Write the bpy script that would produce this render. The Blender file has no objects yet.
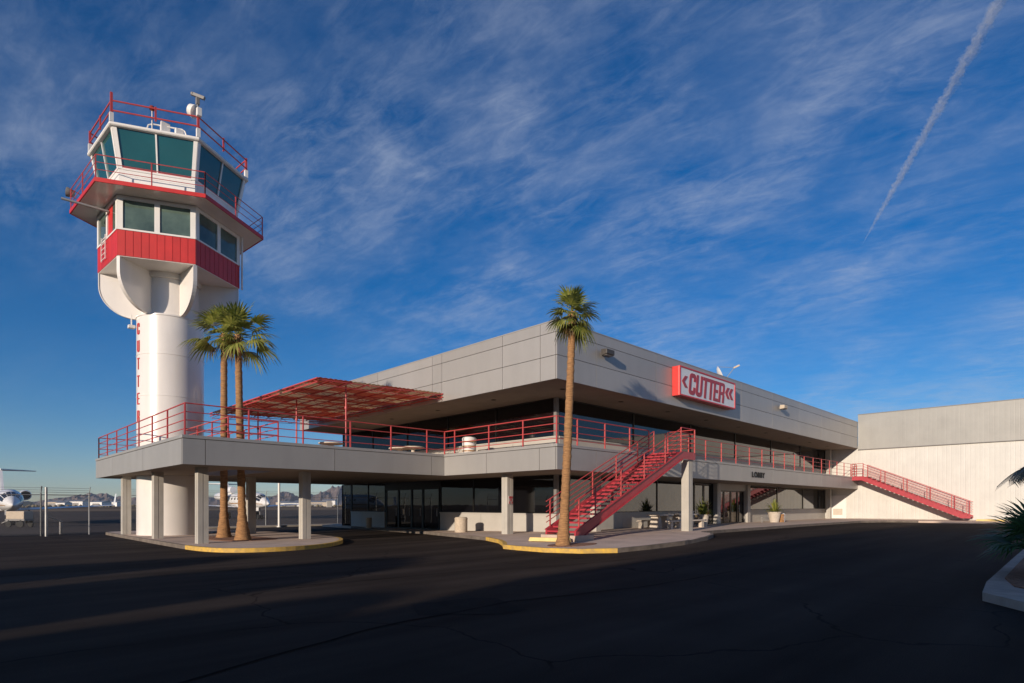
import bpy, bmesh, math, random
from mathutils import Vector, Matrix
R = math.radians
random.seed(7)
scn = bpy.context.scene
COL = scn.collection

# ------------------------------------------------------------------ camera
CAM_H = 1.69
AZ = 45.27                                    # heading, measured from the lobby facade's direction (x)
cd = bpy.data.cameras.new("camera"); cam = bpy.data.objects.new("camera", cd); COL.objects.link(cam)
cam.location = (0, 0, CAM_H); cam.rotation_euler = (R(90), 0, R(AZ - 90))
cd.sensor_width = 36; cd.lens = 36 * 582.5 / 1024; cd.shift_y = 163.5 / 1024
cd.clip_start = 0.1; cd.clip_end = 60000
scn.camera = cam

# ------------------------------------------------------------------ sun, sky, exposure
SUN_AZ, SUN_EL = 15.5, 12.2                   # direction the light travels, elevation
sd = bpy.data.lights.new("sun", 'SUN'); sd.energy = 5.0; sd.angle = R(0.5); sd.color = (1.0, 0.845, 0.685)
sun = bpy.data.objects.new("sun", sd); COL.objects.link(sun)
tv = Vector((math.cos(R(SUN_EL)) * math.cos(R(SUN_AZ)), math.cos(R(SUN_EL)) * math.sin(R(SUN_AZ)), -math.sin(R(SUN_EL))))
sun.rotation_euler = tv.to_track_quat('-Z', 'Y').to_euler()
sun.location = (-60, -30, 40)

W = bpy.data.worlds.new("World"); scn.world = W; W.use_nodes = True
nt = W.node_tree; nt.nodes.clear()
def wn(t, **k):
    n = nt.nodes.new(t)
    for a, b in k.items(): setattr(n, a, b)
    return n
def wl(a, b): nt.links.new(a, b)
def wmath(op, a, b=None, clamp=False):
    n = wn('ShaderNodeMath', operation=op); n.use_clamp = clamp
    for i, v in enumerate((a, b)):
        if v is None: continue
        if isinstance(v, (int, float)): n.inputs[i].default_value = v
        else: wl(v, n.inputs[i])
    return n.outputs[0]
sky = wn('ShaderNodeTexSky', sky_type='NISHITA', sun_disc=False)
sky.sun_elevation = R(SUN_EL); sky.sun_rotation = R(270 - SUN_AZ)
sky.altitude = 350; sky.air_density = 1.0; sky.dust_density = 0.05; sky.ozone_density = 4.5
gam = wn('ShaderNodeHueSaturation'); gam.inputs['Saturation'].default_value = 1.24
gam.inputs['Value'].default_value = 1.0; gam.inputs['Hue'].default_value = 0.503
wl(sky.outputs[0], gam.inputs['Color'])
tc = wn('ShaderNodeTexCoord'); sx = wn('ShaderNodeSeparateXYZ'); wl(tc.outputs['Generated'], sx.inputs[0])
zc = wmath('ADD', wmath('MAXIMUM', sx.outputs['Z'], 0.0), 0.22)
cx = wn('ShaderNodeCombineXYZ'); wl(wmath('DIVIDE', sx.outputs['X'], zc), cx.inputs[0]); wl(wmath('DIVIDE', sx.outputs['Y'], zc), cx.inputs[1])
def cloud_noise(rot, scl, scale, detail, dist, rough=0.55):
    m = wn('ShaderNodeMapping', vector_type='TEXTURE'); m.inputs['Rotation'].default_value = (0, 0, R(rot)); m.inputs['Scale'].default_value = scl
    wl(cx.outputs[0], m.inputs[0])
    n = wn('ShaderNodeTexNoise'); n.inputs['Scale'].default_value = scale; n.inputs['Detail'].default_value = detail
    n.inputs['Roughness'].default_value = rough; n.inputs['Distortion'].default_value = dist
    wl(m.outputs[0], n.inputs['Vector']); return n.outputs[0]
def ramp(v, a, b):
    n = wn('ShaderNodeMapRange', interpolation_type='SMOOTHSTEP'); n.inputs[1].default_value = a; n.inputs[2].default_value = b
    wl(v, n.inputs[0]); return n.outputs[0]
patch = ramp(cloud_noise(70, (1.15, 1, 1), 2.7, 5, 0.35, 0.5), 0.34, 0.68)
streak = ramp(cloud_noise(118, (1.45, 1, 1), 5.0, 12, 0.35, 0.66), 0.30, 0.80)
wisp = ramp(cloud_noise(100, (2.6, 1, 1), 26, 8, 0.6, 0.68), 0.34, 0.82)
cov = wmath('MULTIPLY', wmath('ADD', wmath('MULTIPLY', streak, 0.75), wmath('MULTIPLY', wisp, 0.50)), wmath('ADD', wmath('MULTIPLY', patch, 0.76), 0.24))
fade = ramp(sx.outputs['Z'], -0.02, 0.13)
sy_ = wn('ShaderNodeSeparateXYZ'); wl(cx.outputs[0], sy_.inputs[0])
west = ramp(sy_.outputs['Y'], 2.15, 1.25)                    # the cirrus sheet ends to the left, low down
fade = wmath('MULTIPLY', fade, wmath('ADD', wmath('MULTIPLY', west, 0.9), 0.1))
cov = wmath('MULTIPLY', wmath('MULTIPLY', cov, fade), 0.49, True)
mix = wn('ShaderNodeMix', data_type='RGBA'); wl(cov, mix.inputs[0]); tint = wn('ShaderNodeMix', data_type='RGBA', blend_type='MULTIPLY'); tint.inputs[0].default_value = 1; tint.inputs[7].default_value = (1.0, 0.955, 1.03, 1); wl(gam.outputs[0], tint.inputs[6]); wl(tint.outputs[2], mix.inputs[6])
mix.inputs[7].default_value = (4.3, 4.9, 6.1, 1)
bg = wn('ShaderNodeBackground'); bg.inputs['Strength'].default_value = 0.104
wl(mix.outputs[2], bg.inputs['Color'])
wo = wn('ShaderNodeOutputWorld'); wl(bg.outputs[0], wo.inputs['Surface'])
scn.view_settings.view_transform = 'Standard'; scn.view_settings.look = 'None'
scn.view_settings.exposure = 0.0; scn.view_settings.gamma = 1.0

# ------------------------------------------------------------------ materials
MATS = {}
def mat(name, col, rough=0.6, metal=0.0, var=0.08, vscale=3.0, bump=0.0, bscale=30.0, ior=None, coat=0.0, stretch=(1, 1, 1), col2=None, spec=None, island=0.0, streak=0.0):
    if name in MATS: return MATS[name]
    m = bpy.data.materials.new(name); m.use_nodes = True; t = m.node_tree; b = t.nodes['Principled BSDF']
    b.inputs['Roughness'].default_value = rough; b.inputs['Metallic'].default_value = metal
    if ior: b.inputs['IOR'].default_value = ior
    if coat: b.inputs['Coat Weight'].default_value = coat; b.inputs['Coat Roughness'].default_value = 0.08
    if spec is not None: b.inputs['Specular IOR Level'].default_value = spec
    g = t.nodes.new('ShaderNodeNewGeometry'); mp = t.nodes.new('ShaderNodeMapping'); mp.inputs['Scale'].default_value = stretch
    t.links.new(g.outputs['Position'], mp.inputs[0])
    n = t.nodes.new('ShaderNodeTexNoise'); n.inputs['Scale'].default_value = vscale; n.inputs['Detail'].default_value = 6; n.inputs['Roughness'].default_value = 0.6
    t.links.new(mp.outputs[0], n.inputs['Vector'])
    mr = t.nodes.new('ShaderNodeMapRange'); mr.inputs[1].default_value = 0.3; mr.inputs[2].default_value = 0.7
    t.links.new(n.outputs[0], mr.inputs[0])
    mx = t.nodes.new('ShaderNodeMix'); mx.data_type = 'RGBA'; t.links.new(mr.outputs[0], mx.inputs[0])
    c2 = col2 or tuple(c * (1 - 2 * var) for c in col)
    mx.inputs[6].default_value = (*c2, 1); mx.inputs[7].default_value = (*[min(1, c * (1 + (0 if col2 else var))) for c in col], 1)
    out = mx.outputs[2]
    def scale_by(val, sock):
        vm = t.nodes.new('ShaderNodeVectorMath'); vm.operation = 'SCALE'; t.links.new(sock, vm.inputs[0]); t.links.new(val, vm.inputs['Scale']); return vm.outputs[0]
    if island:
        mi = t.nodes.new('ShaderNodeMapRange'); mi.inputs[3].default_value = 1 - island; mi.inputs[4].default_value = 1 + island
        t.links.new(g.outputs['Random Per Island'], mi.inputs[0]); out = scale_by(mi.outputs[0], out)
    if streak:
        m2 = t.nodes.new('ShaderNodeMapping'); m2.inputs['Scale'].default_value = (1.1, 1.1, 0.13); t.links.new(g.outputs['Position'], m2.inputs[0])
        n3 = t.nodes.new('ShaderNodeTexNoise'); n3.inputs['Scale'].default_value = 1.3; n3.inputs['Detail'].default_value = 7; n3.inputs['Roughness'].default_value = 0.65; t.links.new(m2.outputs[0], n3.inputs['Vector'])
        ms_ = t.nodes.new('ShaderNodeMapRange'); ms_.inputs[1].default_value = 0.36; ms_.inputs[2].default_value = 0.56; ms_.inputs[3].default_value = 1 - streak; ms_.inputs[4].default_value = 1.0
        t.links.new(n3.outputs[0], ms_.inputs[0]); out = scale_by(ms_.outputs[0], out)
    t.links.new(out, b.inputs['Base Color'])
    if bump:
        n2 = t.nodes.new('ShaderNodeTexNoise'); n2.inputs['Scale'].default_value = bscale; n2.inputs['Detail'].default_value = 4
        t.links.new(g.outputs['Position'], n2.inputs['Vector'])
        bp = t.nodes.new('ShaderNodeBump'); bp.inputs['Strength'].default_value = bump; bp.inputs['Distance'].default_value = 0.02
        t.links.new(n2.outputs[0], bp.inputs['Height']); t.links.new(bp.outputs[0], b.inputs['Normal'])
    MATS[name] = m; return m

M_panel = mat('composite panel', (0.395, 0.38, 0.36), 0.42, 0.25, 0.03, 0.35, island=0.04, streak=0.045)
M_deckpanel = mat('deck panel', (0.37, 0.358, 0.338), 0.45, 0.2, 0.03, 0.5, island=0.04, streak=0.06)
M_joint = mat('panel joint', (0.10, 0.085, 0.065), 0.9)
M_soffit = mat('stucco soffit', (0.27, 0.225, 0.18), 0.9, 0, 0.06, 1.2, 0.2, 60)
M_column = mat('painted concrete column', (0.46, 0.435, 0.385), 0.75, 0, 0.05, 2, 0.1, 40, streak=0.12)
M_pony = mat('low wall panel', (0.46, 0.435, 0.39), 0.6, 0, 0.04, 1)
M_red = mat('red railing paint', (0.50, 0.065, 0.062), 0.4, 0, 0.08, 4)
M_redsign = mat('red sign paint', (0.62, 0.035, 0.03), 0.35, 0, 0.05, 3)
M_redsheet = mat('red ribbed sheet', (0.58, 0.028, 0.024), 0.45, 0, 0.06, 1.5, island=0.06, streak=0.12)
M_tower = mat('tower white paint', (0.76, 0.725, 0.68), 0.3, 0, 0.025, 0.8, coat=0.25, streak=0.05)
M_white = mat('white frame paint', (0.78, 0.76, 0.72), 0.45, 0, 0.03, 2)
M_signface = mat('white sign face', (0.74, 0.76, 0.78), 0.35, 0, 0.02, 2)
M_dark = mat('dark interior', (0.006, 0.006, 0.006), 0.9)
M_frame = mat('bronze window frame', (0.016, 0.014, 0.012), 0.4, 0.3)
M_glass = mat('dark reflective glass', (0.006, 0.007, 0.008), 0.015, 0, 0.0, 1, 0.035, 1.3, ior=1.72)
M_glassdim = mat('dimmed reflection glass', (0.004, 0.004, 0.005), 0.015, 0, 0.0, 1, 0.05, 1.1, ior=1.5)  # same building glass, reflections turned down so the left wall reads black
M_cabglass = mat('teal cab glass', (0.016, 0.085, 0.085), 0.04, 0, 0.1, 0.4, ior=1.7)
M_roomglass = mat('green grey room glass', (0.13, 0.19, 0.155), 0.05, 0, 0, 0.55, ior=1.6, col2=(0.03, 0.05, 0.045))
M_walkroof = mat('white roof membrane', (0.55, 0.53, 0.5), 0.8)
M_yellow = mat('worn yellow kerb paint', (0.74, 0.45, 0.06), 0.75, 0, 0, 5.5, 0.4, 60, col2=(0.40, 0.27, 0.10))
M_yblock = mat('pale yellow block paint', (0.78, 0.58, 0.22), 0.7, 0, 0.1, 3)
M_concrete = mat('pavement concrete', (0.58, 0.45, 0.36), 0.9, 0, 0.10, 0.9, 0.25, 50)
M_kerb = mat('kerb concrete', (0.42, 0.38, 0.33), 0.9, 0, 0.12, 2, 0.3, 50)
M_can = mat('beige aggregate', (0.56, 0.47, 0.36), 0.85, 0, 0.1, 12, 0.4, 80)
M_table = mat('cast concrete table', (0.55, 0.48, 0.40), 0.8, 0, 0.08, 6)
M_trunk = mat('palm trunk bark', (0.44, 0.235, 0.10), 0.95, 0, 0, 3, 1.0, 25, col2=(0.17, 0.09, 0.042), stretch=(1.5, 1.5, 9))
M_gravel = mat('red brown gravel', (0.30, 0.15, 0.09), 0.95, 0, 0.3, 14, 0.9, 40)
M_steel = mat('galvanised steel', (0.42, 0.42, 0.41), 0.45, 0.6, 0.06, 4)
M_rubber = mat('black rubber', (0.015, 0.015, 0.015), 0.8)
M_jet = mat('white aircraft paint', (0.80, 0.79, 0.77), 0.25, 0, 0.02, 1, coat=0.3)
M_gold = mat('tan stripe paint', (0.38, 0.22, 0.10), 0.4)
M_jetglass = mat('cockpit glass', (0.02, 0.022, 0.025), 0.05, 0, 0, 1, ior=1.7)
M_grey = mat('grey equipment paint', (0.22, 0.21, 0.20), 0.5, 0, 0.08, 5)
M_darkred = mat('dark red beacon glass', (0.25, 0.05, 0.03), 0.2)
M_stair = mat('red stair paint', (0.42, 0.04, 0.055), 0.42, 0, 0.08, 3)
M_hill = mat('desert rock', (0.20, 0.145, 0.115), 1.0, 0, 0, 0.0045, col2=(0.12, 0.085, 0.07))
M_leaf = None

def leaf_mat(name, c1, c2):
    m = bpy.data.materials.new(name); m.use_nodes = True; t = m.node_tree; b = t.nodes['Principled BSDF']
    b.inputs['Roughness'].default_value = 0.45
    g = t.nodes.new('ShaderNodeNewGeometry'); mx = t.nodes.new('ShaderNodeMix'); mx.data_type = 'RGBA'
    t.links.new(g.outputs['Random Per Island'], mx.inputs[0]); mx.inputs[6].default_value = (*c1, 1); mx.inputs[7].default_value = (*c2, 1)
    t.links.new(mx.outputs[2], b.inputs['Base Color'])
    tr = t.nodes.new('ShaderNodeBsdfTranslucent'); t.links.new(mx.outputs[2], tr.inputs[0])
    ms = t.nodes.new('ShaderNodeMixShader'); ms.inputs[0].default_value = 0.34
    o = t.nodes['Material Output']; t.links.new(b.outputs[0], ms.inputs[1]); t.links.new(tr.outputs[0], ms.inputs[2]); t.links.new(ms.outputs[0], o.inputs[0])
    return m
M_frond = leaf_mat('palm frond', (0.14, 0.18, 0.03), (0.38, 0.38, 0.09))
M_dead = leaf_mat('dry palm frond', (0.26, 0.17, 0.075), (0.16, 0.11, 0.05))
M_tree = leaf_mat('tree leaf', (0.045, 0.075, 0.025), (0.09, 0.12, 0.04))
M_darkfrond = leaf_mat('fan palm frond', (0.075, 0.16, 0.055), (0.12, 0.21, 0.075))

def ribbed(name, col, axis, pitch, depth, rough=0.5, metal=0.0, var=0.04):
    """sheet metal with vertical ribs along one horizontal axis (bump on a real sheet)"""
    m = mat(name, col, rough, metal, var, 0.8, streak=0.05); t = m.node_tree; b = t.nodes['Principled BSDF']
    g = t.nodes.new('ShaderNodeNewGeometry'); s = t.nodes.new('ShaderNodeSeparateXYZ'); t.links.new(g.outputs['Position'], s.inputs[0])
    d = t.nodes.new('ShaderNodeMath'); d.operation = 'DIVIDE'; d.inputs[1].default_value = pitch; t.links.new(s.outputs[axis], d.inputs[0])
    p = t.nodes.new('ShaderNodeMath'); p.operation = 'PINGPONG'; p.inputs[1].default_value = 0.5; t.links.new(d.outputs[0], p.inputs[0])
    r = t.nodes.new('ShaderNodeMapRange'); r.inputs[1].default_value = 0.04; r.inputs[2].default_value = 0.12; t.links.new(p.outputs[0], r.inputs[0])
    bp = t.nodes.new('ShaderNodeBump'); bp.inputs['Strength'].default_value = 1; bp.inputs['Distance'].default_value = depth
    t.links.new(r.outputs[0], bp.inputs['Height']); t.links.new(bp.outputs[0], b.inputs['Normal'])
    return m
M_hangar = ribbed('cream ribbed siding', (0.62, 0.605, 0.555), 1, 0.32, 0.007, 0.5)
M_hangtop = ribbed('grey ribbed siding', (0.335, 0.33, 0.305), 1, 0.32, 0.0018, 0.5, 0.15)

def asphalt_mat():
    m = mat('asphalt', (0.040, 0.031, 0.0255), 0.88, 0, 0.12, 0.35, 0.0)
    t = m.node_tree; b = t.nodes['Principled BSDF']; base = b.inputs['Base Color'].links[0].from_socket
    g = t.nodes.new('ShaderNodeNewGeometry')
    w = t.nodes.new('ShaderNodeTexNoise'); w.inputs['Scale'].default_value = 0.7; w.inputs['Detail'].default_value = 6
    t.links.new(g.outputs['Position'], w.inputs['Vector'])
    add = t.nodes.new('ShaderNodeMix'); add.data_type = 'RGBA'; add.blend_type = 'LINEAR_LIGHT'; add.inputs[0].default_value = 0.55
    t.links.new(g.outputs['Position'], add.inputs[6]); t.links.new(w.outputs['Color'], add.inputs[7])
    v = t.nodes.new('ShaderNodeTexVoronoi'); v.feature = 'DISTANCE_TO_EDGE'; v.inputs['Scale'].default_value = 0.21
    t.links.new(add.outputs[2], v.inputs['Vector'])
    r = t.nodes.new('ShaderNodeMapRange'); r.inputs[1].default_value = 0.0015; r.inputs[2].default_value = 0.006; t.links.new(v.outputs['Distance'], r.inputs[0])
    brk = t.nodes.new('ShaderNodeTexNoise'); brk.inputs['Scale'].default_value = 0.35; t.links.new(g.outputs['Position'], brk.inputs['Vector'])
    br = t.nodes.new('ShaderNodeMapRange'); br.inputs[1].default_value = 0.44; br.inputs[2].default_value = 0.52; t.links.new(brk.outputs[0], br.inputs[0])
    mxm = t.nodes.new('ShaderNodeMath'); mxm.operation = 'MAXIMUM'; t.links.new(r.outputs[0], mxm.inputs[0])
    inv = t.nodes.new('ShaderNodeMath'); inv.operation = 'SUBTRACT'; inv.inputs[0].default_value = 1; t.links.new(br.outputs[0], inv.inputs[1]); t.links.new(inv.outputs[0], mxm.inputs[1])
    # paler worn streaks along the drive lanes and fine aggregate grain
    mp = t.nodes.new('ShaderNodeMapping'); mp.inputs['Scale'].default_value = (0.05, 0.55, 1); mp.inputs['Rotation'].default_value = (0, 0, R(-14)); t.links.new(g.outputs['Position'], mp.inputs[0])
    st = t.nodes.new('ShaderNodeTexNoise'); st.inputs['Scale'].default_value = 1.4; st.inputs['Detail'].default_value = 5; t.links.new(mp.outputs[0], st.inputs['Vector'])
    sr = t.nodes.new('ShaderNodeMapRange'); sr.inputs[1].default_value = 0.35; sr.inputs[2].default_value = 0.7; sr.inputs[3].default_value = 0.68; sr.inputs[4].default_value = 1.5; t.links.new(st.outputs[0], sr.inputs[0])
    gr = t.nodes.new('ShaderNodeTexNoise'); gr.inputs['Scale'].default_value = 70; gr.inputs['Detail'].default_value = 2; t.links.new(g.outputs['Position'], gr.inputs['Vector'])
    grr = t.nodes.new('ShaderNodeMapRange'); grr.inputs[1].default_value = 0.3; grr.inputs[2].default_value = 0.7; grr.inputs[3].default_value = 0.75; grr.inputs[4].default_value = 1.25; t.links.new(gr.outputs[0], grr.inputs[0])
    mul = t.nodes.new('ShaderNodeMath'); mul.operation = 'MULTIPLY'; t.links.new(sr.outputs[0], mul.inputs[0]); t.links.new(grr.outputs[0], mul.inputs[1])
    cr = t.nodes.new('ShaderNodeMapRange'); cr.inputs[3].default_value = 0.35; cr.inputs[4].default_value = 1.0; t.links.new(mxm.outputs[0], cr.inputs[0])
    mul2 = t.nodes.new('ShaderNodeMath'); mul2.operation = 'MULTIPLY'; t.links.new(mul.outputs[0], mul2.inputs[0]); t.links.new(cr.outputs[0], mul2.inputs[1])
    vm = t.nodes.new('ShaderNodeVectorMath'); vm.operation = 'SCALE'; t.links.new(base, vm.inputs[0]); t.links.new(mul2.outputs[0], vm.inputs['Scale'])
    t.links.new(vm.outputs[0], b.inputs['Base Color'])
    bp = t.nodes.new('ShaderNodeBump'); bp.inputs['Strength'].default_value = 0.5; bp.inputs['Distance'].default_value = 0.006
    t.links.new(gr.outputs[0], bp.inputs['Height']); t.links.new(bp.outputs[0], b.inputs['Normal'])
    b.inputs['Specular IOR Level'].default_value = 0.06
    return m
M_asphalt = asphalt_mat()
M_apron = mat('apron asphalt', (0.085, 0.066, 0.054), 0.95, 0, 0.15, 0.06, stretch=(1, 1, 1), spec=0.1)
M_desert = mat('dry airfield ground', (0.20, 0.155, 0.115), 1.0, 0, 0.2, 0.01, spec=0.0)
M_runway = mat('concrete taxiway', (0.26, 0.205, 0.155), 1.0, 0, 0.1, 0.05, spec=0.0)

def mesh_fence_mat():
    m = bpy.data.materials.new('chain link mesh'); m.use_nodes = True; t = m.node_tree; b = t.nodes['Principled BSDF']
    b.inputs['Base Color'].default_value = (0.35, 0.35, 0.34, 1); b.inputs['Roughness'].default_value = 0.5; b.inputs['Metallic'].default_value = 0.5
    g = t.nodes.new('ShaderNodeNewGeometry'); s = t.nodes.new('ShaderNodeSeparateXYZ'); t.links.new(g.outputs['Position'], s.inputs[0])
    def mth(op, a, c):
        n = t.nodes.new('ShaderNodeMath'); n.operation = op
        for i, v in enumerate((a, c)):
            if isinstance(v, (int, float)): n.inputs[i].default_value = v
            else: t.links.new(v, n.inputs[i])
        return n.outputs[0]
    h = mth('ADD', s.outputs[0], s.outputs[1]); res = []
    for op in ('ADD', 'SUBTRACT'):
        d = mth('DIVIDE', mth(op, h, s.outputs[2]), 0.075); p = mth('PINGPONG', d, 0.5); res.append(mth('LESS_THAN', p, 0.035))
    a = mth('MAXIMUM', res[0], res[1]); t.links.new(a, b.inputs['Alpha'])
    return m
M_mesh = mesh_fence_mat()

def canopy_mat():
    m = mat('canopy corrugated sheet', (0.60, 0.23, 0.15), 0.5, 0, 0.1, 1.0); t = m.node_tree; b = t.nodes['Principled BSDF']
    tr = t.nodes.new('ShaderNodeBsdfTranslucent'); tr.inputs[0].default_value = (0.90, 0.33, 0.20, 1)
    ms = t.nodes.new('ShaderNodeMixShader'); ms.inputs[0].default_value = 0.6
    o = t.nodes['Material Output']; t.links.new(b.outputs[0], ms.inputs[1]); t.links.new(tr.outputs[0], ms.inputs[2]); t.links.new(ms.outputs[0], o.inputs[0]); return m
def canopy_mat2():
    m = mat('canopy clear sheet', (0.85, 0.70, 0.50), 0.5, 0, 0.1, 1.0); t = m.node_tree; b = t.nodes['Principled BSDF']
    tr = t.nodes.new('ShaderNodeBsdfTranslucent'); tr.inputs[0].default_value = (0.95, 0.78, 0.55, 1)
    ms = t.nodes.new('ShaderNodeMixShader'); ms.inputs[0].default_value = 0.6
    o = t.nodes['Material Output']; t.links.new(b.outputs[0], ms.inputs[1]); t.links.new(tr.outputs[0], ms.inputs[2]); t.links.new(ms.outputs[0], o.inputs[0]); return m
M_can_red = canopy_mat(); M_can_clear = canopy_mat2()

# ------------------------------------------------------------------ building helpers
class MB:
    def __init__(s): s.v = []; s.f = []
    def add(s, vs, fs):
        o = len(s.v); s.v += [tuple(v) for v in vs]; s.f += [tuple(i + o for i in f) for f in fs]; return s
    def box(s, a, b):
        (x0, y0, z0), (x1, y1, z1) = a, b
        return s.add([(x0, y0, z0), (x1, y0, z0), (x1, y1, z0), (x0, y1, z0), (x0, y0, z1), (x1, y0, z1), (x1, y1, z1), (x0, y1, z1)],
                     [(3, 2, 1, 0), (4, 5, 6, 7), (0, 1, 5, 4), (1, 2, 6, 5), (2, 3, 7, 6), (3, 0, 4, 7)])
    def hexa(s, b, t):        # two quads, same winding (ccw seen from top)
        return s.add(list(b) + list(t), [(3, 2, 1, 0), (4, 5, 6, 7), (0, 1, 5, 4), (1, 2, 6, 5), (2, 3, 7, 6), (3, 0, 4, 7)])
    def tube(s, p0, p1, r, n=8, r1=None):
        p0 = Vector(p0); p1 = Vector(p1); d = (p1 - p0)
        if d.length < 1e-6: return s
        q = d.to_track_quat('Z', 'Y'); r1 = r if r1 is None else r1; vs = []
        for p, rr in ((p0, r), (p1, r1)):
            for i in range(n):
                a = 2 * math.pi * i / n; vs.append(p + q @ Vector((rr * math.cos(a), rr * math.sin(a), 0)))
        fs = [(i, (i + 1) % n, n + (i + 1) % n, n + i) for i in range(n)] + [tuple(range(n - 1, -1, -1)), tuple(range(n, 2 * n))]
        return s.add(vs, fs)
    def bar(s, p0, p1, w, h):  # rectangular bar, w horizontal, h up
        p0 = Vector(p0); p1 = Vector(p1); d = (p1 - p0).normalized(); u = Vector((0, 0, 1))
        if abs(d.z) > 0.95: u = Vector((1, 0, 0))
        r = d.cross(u).normalized(); u = r.cross(d)
        def ring(p): return [p - r * w / 2 - u * h / 2, p + r * w / 2 - u * h / 2, p + r * w / 2 + u * h / 2, p - r * w / 2 + u * h / 2]
        return s.hexa(ring(p1), ring(p0))
    def lathe(s, prof, c=(0, 0, 0), n=24, cap=True, sy=1.0):
        c = Vector(c); vs = []
        for r, z in prof:
            for i in range(n):
                a = 2 * math.pi * i / n; vs.append(c + Vector((r * math.cos(a), r * sy * math.sin(a), z)))
        fs = []
        for k in range(len(prof) - 1):
            for i in range(n):
                j = (i + 1) % n; fs.append((k * n + i, k * n + j, (k + 1) * n + j, (k + 1) * n + i))
        if cap: fs += [tuple(range(n - 1, -1, -1)), tuple((len(prof) - 1) * n + i for i in range(n))]
        return s.add(vs, fs)
    def sweep(s, pts, radii, n=10):      # round tube along a polyline
        vs = []; pts = [Vector(p) for p in pts]
        for k, (p, r) in enumerate(zip(pts, radii)):
            d = (pts[min(k + 1, len(pts) - 1)] - pts[max(k - 1, 0)]).normalized(); q = d.to_track_quat('Z', 'Y')
            for i in range(n):
                a = 2 * math.pi * i / n; vs.append(p + q @ Vector((r * math.cos(a), r * math.sin(a), 0)))
        fs = []
        for k in range(len(pts) - 1):
            for i in range(n):
                j = (i + 1) % n; fs.append((k * n + i, k * n + j, (k + 1) * n + j, (k + 1) * n + i))
        fs += [tuple(range(n - 1, -1, -1)), tuple((len(pts) - 1) * n + i for i in range(n))]
        return s.add(vs, fs)
    def build(s, name, m, parent=None, smooth=False, bevel=0.0, M=None):
        me = bpy.data.meshes.new(name)
        vs = s.v
        org = Vector((0, 0, 0))
        if M is not None: vs = [tuple(M @ Vector(v)) for v in vs]
        if parent is not None:
            inv = parent_world(parent).inverted(); vs = [tuple(inv @ Vector(v)) for v in vs]
        me.from_pydata(vs, [], s.f); me.update()
        bm = bmesh.new(); bm.from_mesh(me); bmesh.ops.recalc_face_normals(bm, faces=bm.faces); bm.to_mesh(me); bm.free()
        me.materials.append(m)
        if smooth:
            for p in me.polygons: p.use_smooth = True
            try: me.set_sharp_from_angle(angle=R(40))
            except Exception: pass
        o = bpy.data.objects.new(name, me); COL.objects.link(o)
        if parent is not None: o.parent = parent
        if bevel:
            b = o.modifiers.new('bevel', 'BEVEL'); b.width = bevel; b.segments = 2; b.limit_method = 'ANGLE'; b.angle_limit = R(40); b.use_clamp_overlap = True
        return o
def parent_world(o):
    mtx = Matrix.Identity(4)
    while o is not None: mtx = o.matrix_basis @ mtx; o = o.parent
    return mtx
def tag(o, label=None, cat=None, group=None, kind=None):
    if label: o['label'] = label
    if cat: o['category'] = cat
    if group: o['group'] = group
    if kind: o['kind'] = kind
    return o
def thing(name, label, cat, loc=(0, 0, 0), group=None, rz=0):
    o = bpy.data.objects.new(name, None); COL.objects.link(o); o.location = loc; o.rotation_euler = (0, 0, rz); o.empty_display_size = 0.3
    return tag(o, label, cat, group)
def copy_thing(o, loc, rz, label):
    c = o.copy(); COL.objects.link(c); c.location = loc; c.rotation_euler = (0, 0, rz); c['label'] = label
    for ch in [x for x in bpy.data.objects if x.parent == o]:
        k = ch.copy(); COL.objects.link(k); k.parent = c
        for g in [x for x in bpy.data.objects if x.parent == ch]:
            q = g.copy(); COL.objects.link(q); q.parent = k
    return c
def ss(x, a, b):
    t = min(1, max(0, (x - a) / (b - a))); return t * t * (3 - 2 * t)
def gz(X, Y): return .24 * ss(X, 10, 25) * (1 - ss(Y, 18, 30))

# ------------------------------------------------------------------ ground
def sheet(name, x0, x1, y0, y1, step, zf, m, kind='structure'):
    nx = max(1, int((x1 - x0) / step)); ny = max(1, int((y1 - y0) / step)); vs = []; fs = []
    for j in range(ny + 1):
        for i in range(nx + 1):
            x = x0 + (x1 - x0) * i / nx; y = y0 + (y1 - y0) * j / ny; vs.append((x, y, zf(x, y)))
    for j in range(ny):
        for i in range(nx):
            a = j * (nx + 1) + i; fs.append((a, a + 1, a + nx + 2, a + nx + 1))
    return tag(MB().add(vs, fs).build(name, m, smooth=True), kind=kind)
sheet('ground', -6300, 6300, -6300, 6300, 6300, lambda x, y: -0.03, M_desert)
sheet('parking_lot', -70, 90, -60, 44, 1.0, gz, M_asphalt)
sheet('apron', -260, 200, 44.0, 190, 40, lambda x, y: -0.008, M_apron)
sheet('taxiway', -900, 900, 215, 260, 200, lambda x, y: -0.014, M_runway)
sheet('runway', -1500, 1500, 420, 480, 400, lambda x, y: -0.012, M_apron)
# tiny white paint dash left in the lot
MB().box((0.35, 6.55, 0.0), (0.85, 6.63, 0.005)).build('road_marking', M_white)
tag(bpy.data.objects['road_marking'], kind='structure')

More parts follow.
